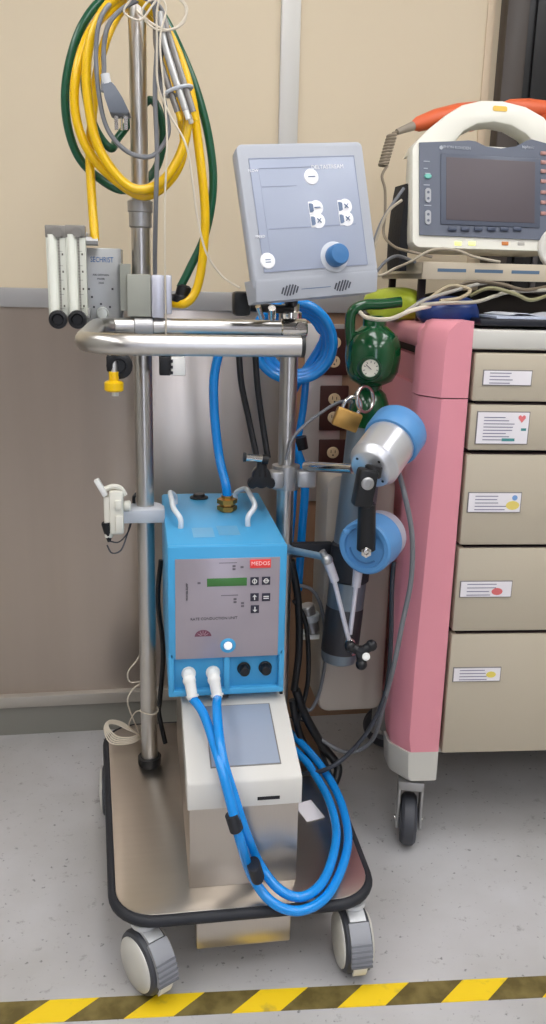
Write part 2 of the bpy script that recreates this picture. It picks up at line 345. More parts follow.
# rail
zr = 1.221
rl = MB().tube([V((.244, 1.31, zr)), V((.1, 1.31, zr)), V((-.005, 1.31, zr)), V((-.035, 1.314, zr)), V((-.062, 1.33, zr)), V((-.080, 1.358, zr)), V((-.086, 1.395, zr)), V((-.086, 1.5, zr)), V((-.086, 1.735, zr)), V((-.082, 1.78, zr)), V((-.063, 1.807, zr)), V((-.035, 1.815, zr)), V((.1, 1.815, zr)), V((.345, 1.815, zr))], .0162, 16, 6)
part('handrail', rl, STEEL, T)
part('rail_end_cap', MB().cyl((.244, 1.31, zr), (.250, 1.31, zr), .0168, bev=.001), BLACK, T)
part('rail_clamp', MB().cyl((-.012, 1.815, zr), (.028, 1.815, zr), .0185, bev=.002).box((-.012, 1.815, zr-.014), (.024, 1.845, zr+.014), .003).lathe((LPX, LPY, zr-.03), (0, 0, 1), [(.0198, 0), (.025, .002), (.025, .058), (.0198, .06)], 28), SATIN, T)
part('rail_clamp', MB().cyl((RPX-.028, 1.815, zr), (RPX+.028, 1.815, zr), .020, bev=.003).box((RPX-.016, 1.82, zr-.016), (RPX+.016, 1.85, zr+.016), .003).lathe((RPX, LPY, zr-.035), (0, 0, 1), [(.02, 0), (.026, .002), (.026, .066), (.02, .07)], 28).cyl((RPX+.01, 1.80, zr+.006), (RPX+.01, 1.785, zr+.006), .009, n=8), CHROME, T)
# clamps lower on right pole
cz = .888
part('arm_clamp', MB().lathe((RPX, LPY, cz-.03), (0, 0, 1), [(.0197, 0), (.031, .003), (.033, .028), (.031, .057), (.0197, .06)], 32).box((RPX-.04, 1.82, cz-.02), (RPX-.01, 1.86, cz+.02), .006).box((RPX+.02, 1.815, cz-.017), (RPX+.062, 1.85, cz+.022), .006), SATIN, T)
a = at(306, 466, 1.83); b2 = at(354, 469, 1.68)
part('support_arm', MB().cyl(a, b2, .0108, n=20), CHROME, T, label='short chrome support arm')
# ------------------------------------------------------------------ touchscreen console
C = root('touchscreen_console', 'stainless steel console with sloping white touchscreen top on the trolley base', 'console', (.181, 1.70, .1725))
X0, X1 = .074, .289
part('body', MB().prism([(1.408, .1725), (1.408, .352), (1.64, .458), (1.99, .458), (1.99, .1725)], X1-X0-.004, Matrix.Translation((X0+.002, 0, 0)) @ Matrix(((0, 0, 1, 0), (1, 0, 0, 0), (0, 1, 0, 0), (0, 0, 0, 1))), .002), SHEET, C)
sl = math.atan2(.061, .235)
sm = Matrix.Translation((0, 1.400, .408)) @ Matrix.Rotation(sl, 4, 'X')
bz = MB().box((X0-.002, 0, -.052), (X1+.002, .24, 0), .004, sm)
part('bezel', MB().prism([(1.400, .352), (1.400, .403), (1.405, .409), (1.636, .470), (1.645, .470), (1.645, .43), (1.45, .352)], X1-X0+.004, Matrix.Translation((X0-.002, 0, 0)) @ Matrix(((0, 0, 1, 0), (1, 0, 0, 0), (0, 1, 0, 0), (0, 0, 0, 1))), .002), CREAMCASE, C)
scn = part('touchscreen', MB().box((.121, .038, .0005), (.253, .203, .0022), .0008, sm), SCREEN, C)
part('screen_edge', MB().box((.1185, .0355, .0), (.2555, .2055, .0012), .0004, sm), mat('screen_edge_grey', (120, 118, 116), .4), C)
part('slot', MB().box((.205, 1.3993, .364), (.248, 1.403, .371)), BLACK, C)
# ------------------------------------------------------------------ blue unit
BX = root('heater_unit', 'sky blue boxed pump unit with grey control panel, seated on the steel console', 'medical unit', (.165, 1.6, .4715), (0, 0, 0))
# local frame: x centre, y depth from front, z from base
w2 = .12; hb = .338; D = .43
Bm = WM[BX.name]
part('housing', MB().box((-w2, .012, 0.019), (w2, D, hb), .006).box((-w2, 0, .095), (w2, .014, hb), .005)
     .box((-w2, 0, .012), (w2, .03, .026), .003).box((-w2, 0, .02), (-w2+.012, .016, .11), .003).box((w2-.012, 0, .02), (w2, .016, .11), .003).box((-.006, .0, .02), (.006, .016, .10), .002)
     .box((-w2+.01, .03, 0), (w2-.01, D-.02, .02)), BLUE, BX, local=True)
pn = part('control_panel', MB().box((-.105, -.0022, .098), (.105, .0005, .312), .0008), mat('panel_silver', (166, 158, 166), .3, .35, var=.12, vscale=9), BX, local=True)
def bl(u, v):  # panel point from pixel
    q = hit(u, v, (0, 1.598, 0), (0, 1, 0)); q = Bm.inverted() @ q; return q
lc = bl(227, 582)
part('readout', MB().box((lc.x-.040, -.0036, lc.z-.0085), (lc.x+.040, -.002, lc.z+.0085), .0005, Matrix.Identity(4)), mat('green_lcd', (66, 118, 62), .25), pn, local=True, label='green readout')
for (u, v, g) in ((254.5, 581, 'o'), (266, 580.5, 'o'), (254.5, 597, '\u2191'), (266, 597, '='), (254.8, 609, '\u2193')):
    q = bl(u, v); bt = part('button', MB().box((q.x-.0085, -.0038, q.z-.0085), (q.x+.0085, -.002, q.z+.0085), .0006), mat('button_dark', (48, 46, 62), .4), pn, local=True)
    ic = MB(); W_ = .0013
    def bar(x0, z0, x1, z1): ic.box((q.x+x0, -.0044, q.z+z0), (q.x+x1, -.0037, q.z+z1))
    if g == 'o':
        for k in range(12):
            t = k*math.pi/6; ic.box((-.0014, -.0044, -.0009), (.0014, -.0037, .0009), mx=Matrix.Translation((q.x+.0042*math.cos(t), 0, q.z+.0042*math.sin(t))) @ Matrix.Rotation(-t-math.pi/2, 4, 'Y'))
        bar(-.001, -.006, .001, .006) if u < 260 else bar(-.006, -.001, .006, .001)
    elif g == '=': bar(-.0055, .001, .0055, .003); bar(-.0055, -.003, .0055, -.001)
    else:
        s = 1 if g == '\u2191' else -1
        bar(-.001, -.0055, .001, .0055)
        ic.prism([(-.0045, 0), (.0045, 0), (0, .005)] if s > 0 else [(-.0045, 0), (0, -.005), (.0045, 0)], .0007, Matrix.Translation((q.x, -.0044, q.z+s*.001)), axis='y')
    part('icon', ic, WHITE, bt, local=True)
q = bl(260.5, 563.5)
al = part('brand_badge', MB().box((q.x-.021, -.0036, q.z-.009), (q.x+.021, -.002, q.z+.009), .0006), mat('badge_red', (238, 70, 66), .4), pn, local=True, label='red badge')
part('badge_lettering', text_mb('MEDOS', .0115, Matrix.Translation((q.x, -.0039, q.z+.0005))), mat('badge_text', (255, 214, 210), .5), al, local=True)
q = bl(214, 618.5); part('panel_lettering', text_mb('RATE CONDUCTION UNIT', .0078, Matrix.Translation((q.x, -.0026, q.z))), INK, pn, local=True)
q = bl(203, 634.5); lg = MB()
lg.prism([(.017*math.cos(math.pi*k/14), .014*math.sin(math.pi*k/14)) for k in range(15)], .0006, Matrix.Translation((q.x, -.0028, q.z-.004)), axis='y')
part('emblem', lg, mat('emblem_maroon', (112, 66, 84), .4), pn, local=True)
lg = MB()
for k in range(1, 6):
    t = math.pi*k/6; lg.box((-.0004, -.0034, .004), (.0004, -.0027, .0125), mx=Matrix.Translation((q.x, 0, q.z-.004)) @ Matrix.Rotation(t-math.pi/2, 4, 'Y'))
part('emblem_ray', lg, mat('emblem_pale', (190, 160, 168), .4), pn, local=True)
MKG = mat('marking_grey', (104, 98, 106), .5)
for (u0_, u1_, v) in ((219, 237, 563), (221, 238, 595.5)):
    p0, p1 = bl(u0_, v), bl(u1_, v); part('panel_line', MB().box((p0.x, -.003, p0.z-.0006), (p1.x, -.002, p0.z+.0006)), MKG, pn, local=True)
for (u, v) in ((234, 566), (234, 569), (235, 599), (235, 602), (242, 567), (242.5, 603), (242.5, 606), (199, 583)):
    p0 = bl(u, v); part('panel_mark', MB().box((p0.x-.003, -.003, p0.z-.002), (p0.x+.003, -.002, p0.z+.002)), MKG, pn, local=True)
q = bl(187, 592); part('side_lettering', text_mb('WATER TEMP', .006, Matrix.Translation((q.x, -.0026, q.z)) @ Matrix.Rotation(R(-90), 4, 'Y')), INK, pn, local=True)
q = bl(228, 645.5)
ps = part('power_switch', MB().lathe((q.x, .001, q.z), (0, -1, 0), [(.0165, 0), (.0165, .003), (.013, .005), (.010, .005), (.0095, .002), (.001, .002)], 32), BLUE, BX, local=True)
part('switch_lens', MB().lathe((q.x, -.002, q.z), (0, -1, 0), [(.0085, 0), (.0085, .003), (.006, .006), (.0001, .007)], 24), mat('lens_white', (244, 248, 255), .3, emit=.35), ps, local=True)
for u, v in ((244.5, 671.5), (266, 670.5)):
    q = bl(u, v); q.z += .001
    k = part('fuse_knob', MB().lathe((q.x, .012, q.z), (0, -1, 0), [(.014, 0), (.014, .003), (.0115, .004), (.0108, .018), (.009, .021), (.0001, .021)], 24), BLACK, BX, local=True)
cons = []
for u, v in ((189, 678), (213.5, 677)):
    q = bl(u, v); cons.append(q.copy())
    k = part('hose_coupling', MB().lathe((q.x, .014, q.z+.004), (0, -1, 0), [(.015, 0), (.015, .006), (.0125, .008), (.0125, .026), (.011, .03), (.0001, .03)], 18).ball((q.x, -.014, q.z), .0135, (1, 1, 1.05), u=16, v=10)
             .cyl((q.x+.001, -.016, q.z-.002), (q.x+.006, -.03, q.z-.034), .0118, .0105, 16).lathe((q.x+.005, -.027, q.z-.026), (.005, -.014, -.032), [(.0135, 0), (.0135, .004)], 16), WHITE, BX, local=True, label='white hose coupling')
part('lower_bracket', MB().box((-.01, -.001, .006), (.004, .02, .0125)).box((.112, -.001, .008), (.118, .02, .0125)), BLACK, BX, local=True)
# top fittings
zt = hb
for (pts) in ([(182, 530), (181, 516), (170, 508), (163, 497), (171, 494), (176, 500), (177, 507)], ):
    pass
def onTop(u, v, z): q = atz(u, v, BX.location.z+z); return Bm.inverted() @ q
for (a_, b_) in (((180.5, 528), (163+12, 504)), ((248, 526), (236, 500))):
    A_ = onTop(a_[0], a_[1], hb); B_ = onTop(b_[0], b_[1], hb)
    lift = V((-.012 if a_[0] < 200 else .018, .0, .035))
    part('lifting_handle', MB().tube([A_+V((0, 0, -.004)), A_+V((0, 0, .02)), A_*.86+B_*.14+lift, A_*.5+B_*.5+lift*1.1+V((0, 0, .0)), A_*.14+B_*.86+lift, B_+V((0, 0, .018)), B_+V((0, 0, -.004))], .0058, 12, 6), mat('handle_white', (214, 220, 226), .35), BX, local=True, label='white lifting handle')
q = onTop(199, 498, hb); part('filler_cap', MB().lathe((q.x, q.y, hb-.001), (0, 0, 1), [(.022, 0), (.022, .004), (.015, .006), (.013, .012), (.0001, .013)], 28), BLACK, BX, local=True, label='black round filler cap')
qb = onTop(227, 511, hb)
part('brass_fitting', MB().lathe((qb.x, qb.y, hb-.001), (0, 0, 1), [(.016, 0), (.016, .004), (.023, .005), (.023, .014), (.016, .015), (.015, .018), (.023, .020), (.023, .030), (.013, .032), (.013, .038), (.0001, .038)], 6), BRASS, BX, local=True)
lt = MB()
for (u, v) in ((203, 532), (228, 530)):
    q = onTop(u, v, hb); lt.box((q.x-.022, q.y-.04, hb), (q.x+.022, q.y+.03, hb+.0006))
part('top_label', lt, mat('top_label_blue', (96, 170, 214), .3), BX, local=True)
brassTop = Bm @ V((qb.x, qb.y, hb+.036))
# ------------------------------------------------------------------ grey display
DP = V((.311, 1.62, 1.444)); DR = (R(-11.9), R(-5.4), R(13.9))
G = root('control_display', 'pale grey tilted control display with blue dial above the trolley rail', 'control panel', DP, DR)
W, Hh = .254, .238; dpt = .062
# housing side profile: front face, sloped top, chin at bottom
o = [(-W/2, -Hh/2-.004), (W/2, -Hh/2-.004), (W/2, Hh/2), (-W/2, Hh/2)]
def rr2(w, h, r, z0=0, x0=0, n=5): return [(p[0]+x0, p[1]+z0) for p in rrect(-w/2, -h/2, w/2, h/2, r, n)]
rings = []
for (y, w, h, zz, r) in ((.064, W-.09, Hh-.06, -.004, .02), (.058, W-.06, Hh-.03, -.004, .016), (.030, W-.006, Hh+.014, -.008, .014), (.008, W+.002, Hh+.016, -.010, .013), (.001, W-.004, Hh, -.0, .010), (0, W-.010, Hh-.006, 0, .008)):
    rings.append([V((p[0], y, p[1])) for p in rr2(w, h, r, zz)])
hs = part('housing', MB().loft(rings).prism([(0, -Hh/2+.002), (0, -Hh/2-.004), (.012, -Hh/2-.036), (.055, -Hh/2-.034), (.06, -Hh/2+.01)], W-.004, Matrix.Translation((-W/2+.002, 0, 0)) @ Matrix(((0, 0, 1, 0), (1, 0, 0, 0), (0, 1, 0, 0), (0, 0, 0, 1))), .003), PALEGREY, G, local=True)
part('membrane', MB().box((-.106, -.0012, -.105), (.105, .0012, .094), .0004), FACE, G, local=True)
ml = MB()
for lo, hi in (((-.106, -.0018, .0930), (.105, -.001, .0945)), ((-.106, -.0018, -.1055), (.105, -.001, -.1045)), ((.1037, -.0018, -.105), (.105, -.001, .094)), ((-.106, -.0018, -.105), (-.1048, -.001, .094)), ((-.085, -.0018, -.0305), (.09, -.001, -.029)), ((-.09, -.0018, .076), (.03, -.001, .0768)), ((-.088, -.0018, .044), (-.02, -.001, .0448)), ((-.09, -.0018, -.098), (-.0895, -.001, .076))): ml.box(lo, hi)
part('panel_line', ml, mat('membrane_line2', (146, 154, 176), .4), G, local=True)
Gi = WM[G.name].inverted(); Gn = WM[G.name].to_3x3() @ V((0, 1, 0))
def gp(u, v): return Gi @ hit(u, v, DP, Gn)
BW = mat('button_white', (240, 240, 242), .4)
for (u, v) in ((311, 177), (267.5, 261)):
    q = gp(u, v); bt = part('round_button', MB().lathe((q.x, .0, q.z), (0, -1, 0), [(.0145, 0), (.0145, .0012), (.013, .003), (.0001, .0032)], 28), BW, G, local=True)
    part('icon', MB().box((q.x-.007, -.0038, q.z-.0009), (q.x+.007, -.003, q.z+.0009)) if v < 200 else MB().box((q.x-.005, -.0038, q.z+.001), (q.x+.005, -.003, q.z+.0025)).box((q.x-.005, -.0038, q.z-.0035), (q.x+.005, -.003, q.z-.002)), FACELINE, bt, local=True)
for (u, v, k) in ((315, 208, 0), (317, 221, 1), (344, 206.5, 2), (345.5, 219, 1)):
    q = gp(u, v)
    bt = part('key', MB().box((q.x-.0135, -.0022, q.z-.0115), (q.x+.002, .001, q.z+.0115), .0006).lathe((q.x+.002, .001, q.z), (0, -1, 0), [(.0135, 0), (.0135, .0032), (.0001, .0038)], 24), BW, G, local=True)
    ic = MB().prism([(-.0125, -.008), (-.008, -.008), (-.0045, -.006), (-.0045, .006), (-.008, .008), (-.0125, .008)], .0008, Matrix.Translation((q.x, -.003, q.z)), axis='y')
    if k == 0: ic.box((q.x-.003, -.0048, q.z-.001), (q.x+.009, -.0036, q.z+.001))
    else:
        ic.box((-.0055, -.0048, -.0008), (.0055, -.0036, .0008), mx=Matrix.Translation((q.x+.003, 0, q.z)) @ Matrix.Rotation(R(45), 4, 'Y')).box((-.0055, -.0048, -.0008), (.0055, -.0036, .0008), mx=Matrix.Translation((q.x+.003, 0, q.z)) @ Matrix.Rotation(R(-45), 4, 'Y'))
    part('icon', ic, FACELINE, bt, local=True)
q = gp(334, 257)
part('dial_recess', MB().lathe((q.x, .0, q.z), (0, -1, 0), [(.028, 0), (.028, .0015), (.024, .003), (.0001, .003)], 36), mat('recess_pale', (196, 200, 206), .35), G, local=True)
part('dial', MB().lathe((q.x, -.002, q.z), (0, -1, 0), [(.019, 0), (.020, .003), (.0195, .022), (.017, .026), (.0001, .027)], 36), KNOBBLUE, G, local=True, label='blue rotary dial')
q = gp(333, 167); part('panel_lettering', text_mb('DELTASTREAM', .010, Matrix.Translation((q.x-.012, -.0016, q.z))), BW, G, local=True)
for (u, v, s_) in ((253, 171, 'FLOW'), (260, 237, 'SPEED')):
    q = gp(u, v); part('panel_lettering', text_mb(s_, .007, Matrix.Translation((q.x, -.0016, q.z))), BW, G, local=True)
vm = Matrix.Translation((0, .006, -Hh/2-.02)) @ Matrix.Rotation(math.atan2(.012, .032), 4, 'X')
for cx in (-.058, .05):
    vg = MB()
    for k in range(6):
        hh = (.006, .009, .0105, .0105, .009, .006)[k]
        vg.box((-.0013, -.0012, -hh), (.0013, .0004, hh), mx=vm @ Matrix.Translation((cx+(k-2.5)*.0058, 0, 0)) @ Matrix.Rotation(R(18), 4, 'Y'))
    part('speaker_grille', vg, mat('grille_dark', (72, 76, 84), .5), G, local=True)
part('grille_line', MB().box((-.035, -.0008, -.0006), (.025, .0002, .0006), mx=vm), FACELINE, G, local=True)
# mounting bracket of the display
bl0 = at(248, 302, 1.72)
q = at(243, 305, 1.74)
part('mount_bracket', MB().box(q+V((-.018, 0, -.022)), q+V((.016, .05, .026)), .007).cyl(q+V((.0, .03, -.004)), (RPX, 1.845, 1.258), .009, n=14).cyl((RPX, 1.86, 1.268), (RPX-.01, 1.70, 1.35), .014), BLACK, G, label='black mounting bracket')
part('bracket_screw', MB().cyl(at(272, 308, 1.76), at(272, 318, 1.78), .008, n=12).cyl(at(258, 306, 1.76), at(262, 318, 1.78), .006, n=12), CHROME, G)
# ------------------------------------------------------------------ gas blender with flow meters
gb = root('gas_blender', 'grey gas blender box with two clear flow meter tubes clamped to left trolley pole', 'gas blender', (-.06, 1.8, 1.18))
BLG = mat('blender_grey', (166, 168, 168), .35, .5)
y0 = 1.845
p1 = at(93, 249, y0); p2 = at(123, 345, y0); p3 = at(130, 247, y0)
bxm = Matrix.Translation(V((0, y0, 0)))
xl, xr = at(85.5, 290, y0).x, at(117, 290, y0).x; zt_, zb_ = at(100, 248, y0).z, at(100, 340, y0).z
cover = part('cover', MB().prism([(xl, y0+.095), (xl, y0+.004), (xl+.004, y0), (xr-.002, y0), (xr+.010, y0+.006), (xr+.012, y0+.095)], zt_-zb_, Matrix.Translation((0, 0, zb_)), .0015), BLG, gb)
part('lettering', text_mb('SECHRIST', .0150, Matrix.Translation(((xl+xr)/2+.003, y0-.0006, at(105, 260, y0).z)), sx=.72), mat('letter_blue', (40, 96, 160), .4), cover)
st = MB()
for (v, t_) in ((275, 'AIR-OXYGEN'), (279, 'MIXER'), (283, '3500')):
    q = at(101, v, y0); tb = text_mb(t_, .0055, Matrix.Translation(((xl+xr)/2, y0-.0006, q.z))); me = bpy.data.meshes.new('x'); tb.bm.to_mesh(me); st.bm.from_mesh(me)
for (u, v) in ((89, 289), (112.5, 289), (94, 307), (90, 314), (101, 304), (110, 307), (92, 297)):
    q = at(u, v, y0); st.box((q.x-.002, y0-.001, q.z-.002), (q.x+.002, y0, q.z+.002))
part('marking', st, INK, cover)
q = at(103, 313, y0)
part('mix_dial', MB().lathe((q.x, y0-.004, q.z), (0, -1, 0), [(.013, -.004), (.013, .008), (.011, .010), (.010, .022), (.0001, .023)], 20), mat('clear_dial', (206, 210, 206), .15, trans=.2), gb)
for i, (u) in enumerate((57.5, 77)):
    c = at(u, 275, 1.775); zt2, zb2 = at(u, 226, 1.775).z, at(u, 316, 1.775).z; hw = .0188
    fm = part('flow_meter', MB().box((c.x-hw, 1.765, zb2), (c.x+hw, 1.80, zt2), .002), CLEAR, gb)
    part('tube', MB().cyl((c.x-.007, 1.767, zb2+.006), (c.x-.007, 1.767, zt2-.016), .0085, n=14), mat('tube_white', (236, 238, 226), .3), fm)
    part('channel', MB().box((c.x+.0035, 1.7642, zb2+.004), (c.x+.0075, 1.766, zt2-.004)), mat('channel_grey', (150, 148, 140), .3), fm)
    part('top_block', MB().box((c.x-hw-.0005, 1.7635, zt2-.022), (c.x+hw+.0005, 1.801, zt2+.001), .002), mat('smoke_plastic', (150, 146, 140), .25, trans=.3), fm)
    sc_ = MB()
    for k in range(26):
        z_ = zb2+.015+k*(zt2-zb2-.035)/25; sc_.box((c.x+.0035, 1.7632, z_-.0003), (c.x+(.012 if k % 5 == 0 else .007), 1.7645, z_+.0003))
    for k in range(5):
        z_ = zb2+.02+k*(zt2-zb2-.04)/4; sc_.box((c.x+.0105, 1.7635, z_-.002), (c.x+.0135, 1.7645, z_+.002))
    part('scale', sc_, mat('scale_ink', (92, 88, 80), .6), fm)
    part('top_fitting', MB().cyl((c.x, 1.766, zt2-.012), (c.x, 1.755, zt2-.012), .0095, n=18).cyl((c.x, 1.7, zt2-.012), (c.x, 1.7, zt2-.012), .001, n=4) if 0 else MB().cyl((c.x+.004, 1.7655, zt2-.012), (c.x+.004, 1.758, zt2-.012), .0095, n=18), mat('smoke_plastic', (128, 122, 116), .25, trans=.3), fm)
    part('flow_knob', MB().lathe((c.x-.001, 1.79, zb2-.006), (0, -1, 0), [(.009, 0), (.009, .02), (.0175, .022), (.0185, .03), (.0175, .04), (.012, .041), (.009, .036), (.0001, .036)], 24), BLACK, fm)
part('manifold', MB().box((at(52, 235, 1.8).x, 1.80, at(60, 243, 1.8).z), (xl+.01, 1.845, at(60, 231, 1.8).z), .002).cyl(at(94, 241, 1.80)+V((-.03, 0, 0)), at(94, 241, 1.80)+V((.008, 0, 0)), .009, n=8), SATIN, gb)
part('manifold', MB().box((at(52, 235, 1.8).x, 1.80, at(60, 318, 1.8).z), (xl+.01, 1.85, at(60, 308, 1.8).z), .002), SATIN, gb)
# pole clamp box
c0, c1 = at(126, 274, 1.80), at(150, 317, 1.80); c2_ = at(172, 270, 1.80)
part('clamp_block', MB().box((at(127, 290, 1.80).x, 1.805, c1.z), (at(151, 290, 1.80).x, 1.90, c0.z), .002).box((at(126, 290, 1.8).x-.012, 1.835, c1.z+.01), (at(126, 290, 1.8).x+.01, 1.86, c0.z+.02)), mat('clamp_grey_green', (158, 160, 150), .42), gb)
part('clamp_jaw', MB().box((at(151.5, 290, 1.80).x, 1.797, c1.z-.002), (at(164, 290, 1.80).x, 1.90, c0.z), .004).box((at(164, 290, 1.80).x, 1.81, c1.z+.006), (at(172, 290, 1.80).x, 1.90, c0.z), .003), mat('jaw_silver', (204, 206, 218), .3, .4), gb)
# under the rail: black knob, yellow fitting
q = at(119.5, 366, 1.76); part('inlet_knob', MB().lathe(q+V((0, .03, 0)), (0, -1, 0), [(.024, 0), (.0265, .01), (.0265, .028), (.020, .032), (.014, .032), (.012, .026), (.0001, .026)], 20).box(q+V((-.026, .0, -.012)), q+V((-.012, .04, .02)), .003), BLACK, gb)
q = at(114, 386, 1.76); part('yellow_fitting', MB().lathe(q+V((0, 0, -.011)), (0, 0, 1), [(.016, 0), (.0195, .003), (.0195, .018), (.016, .021), (.010, .022), (.010, .04)], 12), HOSEYEL, gb, label='yellow knurled gas fitting')
part('fitting_nipple', MB().cyl(q+V((.002, 0, -.02)), q+V((.002, 0, -.01)), .007, n=14), WHITE, gb)
part('fitting_stem', MB().cyl(q+V((0, 0, .01)), q+V((0, .01, .055)), .008, n=14).cyl(q+V((0, .01, .05)), at(118, 340, 1.79), .012, n=14), SATIN, gb)
q = at(171, 367, 1.80)
part('socket_block', MB().box(q+V((-.0, 0, -.018)), q+V((.03, .04, .02)), .003), WHITE, gb)
bb = MB().box(q+V((-.024, 0, -.018)), q+V((-.001, .04, .02)), .002)
for k in (-1, 0, 1): bb.box(q+V((-.003, -.002, k*.012-.003)), q+V((.004, .012, k*.012+.003)))
bb.box(q+V((-.02, .01, .018)), q+V((0, .035, .06)))
part('socket_plug', bb, BLACK, gb)
# ------------------------------------------------------------------ hoses at the top left
def hose(name, pts, r, m, label, cat, n=10, group=None): return thing(name, MB().tube(pts, r, n), m, label, cat, group)
hose('gas_hose', yq(1.80, (171, 303, 1.845), (186, 303, 1.82), (197, 288, 1.82), (203, 255, 1.82), (205, 210, 1.82), (199, 150, 1.82), (190, 90, 1.82), (172, 40, 1.82), (150, 8, 1.80), (125, -6, 1.79), (103, 12, 1.79), (88, 50, 1.79), (88, 100, 1.79), (100, 150, 1.79), (130, 187, 1.785), (160, 183, 1.79), (182, 150, 1.79), (188, 105, 1.8), (176, 60, 1.82), (150, 14, 1.9), (125, 2, 1.9), (95, 25, 1.84), (78, 65, 1.81), (75, 110, 1.81), (88, 150, 1.81), (115, 180, 1.81), (145, 196, 1.81), (172, 178, 1.815), (184, 145, 1.82), (176, 95, 1.84), (155, 20, 1.93), (130, 6, 1.93), (112, 25, 1.86), (98, 70, 1.83), (92, 120, 1.83), (90, 160, 1.83), (92, 200, 1.82), (95, 240, 1.80)), .0092, HOSEYEL, 'yellow gas hose coiled on the left pole, running down to the flow meters', 'hose')
hose('gas_hose', yq(1.80, (180, 288, 1.84), (190, 268, 1.84), (205, 235, 1.84), (213, 190, 1.84), (210, 145, 1.84), (198, 95, 1.84), (178, 45, 1.84), (158, 10, 1.86), (130, -10, 1.87), (102, 0, 1.86), (80, 30, 1.85), (67, 75, 1.85), (66, 115, 1.85), (76, 152, 1.85), (95, 175, 1.85), (125, 190, 1.855), (155, 170, 1.9), (163, 130, 1.9), (150, 100, 1.9), (120, 135, 1.9), (110, 148, 1.87), (92, 120, 1.87), (84, 70, 1.87), (95, 25, 1.87), (110, 8, 1.88)), .0085, HOSEGRN, 'dark green oxygen hose looped behind the yellow hose on the left pole', 'hose')
q = at(181, 293, 1.84); thing('hose_connector', MB().lathe(q+V((-.002, 0, -.022)), (.25, 0, .97), [(.010, 0), (.019, .002), (.019, .014), (.015, .018), (.015, .036), (.010, .04)], 14).cyl(q+V((-.03, 0, -.012)), q+V((-.01, 0, -.01)), .008, n=12), BLACK, 'black knurled connector on the end of the green hose', 'connector')
pc = root('power_cable', 'grey coiled power cable with plug hanging on the left pole', 'power cable', at(125, 120, 1.77))
part('cable', MB().tube(yq(1.77, (103, 92, 1.765), (104, 70), (104, 45), (110, 22), (128, 5, 1.79), (150, 0, 1.79), (165, 20, 1.79), (160, 70, 1.79), (166, 110), (168, 135), (152, 156), (128, 152), (108, 130), (99, 95), (96, 50), (102, 15), (122, -4, 1.80), (148, -6), (157, 30), (155, 90), (157, 150), (156, 200), (155, 250, 1.81), (155, 268, 1.84), (155, 290, 1.86)), .0045, 8), GREYCABLE, pc)
a_, b_ = at(108, 84, 1.765), at(121, 116, 1.765)
part('strain_relief', MB().cyl(at(103, 90, 1.765)+V((.004, 0, .012)), a_+V((.006, 0, -.006)), .006, .009, 12).cyl(at(105, 74, 1.765), at(107, 84, 1.765), .0085, n=12), mat('tape_white', (210, 212, 214), .5), pc)
part('plug', MB().loft([[a_+(b_-a_)*t+rt*(w*cx)+fw*(h*cy) for cx, cy in ((-1, -1), (1, -1), (1, 1), (-1, 1))] for t, w, h in ((0, .008, .007), (.15, .012, .009), (.5, .0165, .012), (.95, .0185, .013), (1, .015, .011))]), mat('plug_grey', (112, 118, 128), .4), pc)
pr = MB()
for s in (-1, 1): pr.box((-.0035, -.001, -.024), (.0035, .001, .002), mx=Matrix.Translation(b_+rt*(.009*s)))
pr.cyl(b_+fw*.006, b_+fw*.006+V((0, 0, -.022)), .0025, n=8)
part('prong', pr, CHROME, pc)
hose('thin_wire', yq(1.76, (136, 10), (150, 22), (168, 30), (184, 22), (184, 4), (168, -4), (148, 2), (142, 16), (158, 30), (178, 26), (187, 8), (172, -6), (158, 5), (157, 45), (158, 85), (170, 115), (186, 145), (193, 185), (197, 215), (206, 252), (222, 276), (240, 288, 1.72)), .0021, WHITEWIRE, 'thin ivory wire looping off the pole top towards the grey display', 'wire', 8)
hose('thin_wire', yq(1.75, (132, -2), (124, 12), (140, 20), (152, 6), (160, -3), (166, 10), (160, 40), (164, 90), (167, 140), (165, 200), (165, 270), (166, 325, 1.78), (165, 342, 1.80)), .0019, WHITEWIRE, 'thin ivory wire hanging straight down to the rail behind', 'wire', 8)
# bundle of clear tubes
tb = root('tube_bundle', 'bundle of clear tubes with yellow ends tied beside the left pole', 'tube bundle', at(178, 90, 1.775))
a_, b_ = at(166, 50, 1.775), at(186, 112, 1.775); dd_ = (b_-a_)
for k, (off, dp, r_) in enumerate(((-.016, 0, .006), (0, -.006, .0065), (.014, 0, .006), (.004, .012, .006))):
    part('tube', MB().tube([a_+rt*off*.3+fw*dp+V((-.01, 0, .06)), a_+rt*off+fw*dp, b_+rt*off+fw*dp], r_, 10), (mat('tube_smoke', (150, 146, 142), .25, .3), mat('tube_clear', (200, 200, 198), .2, .3))[k % 2], tb)
    part('tube_end', MB().cyl(b_+rt*off+fw*dp, b_+rt*off+fw*dp+dd_.normalized()*.016, r_*.8, n=10), HOSEYEL if k % 2 == 0 else WHITE, tb)
m_ = at(178, 91, 1.775)
part('cable_tie', MB().tube([m_+rt*(.026*math.cos(t))+fw*(.013*math.sin(t))+up*(.008*math.cos(t)) for t in [2*math.pi*k/14 for k in range(14)]], .0035, 8, closed=True, sub=3), MILKY, tb)
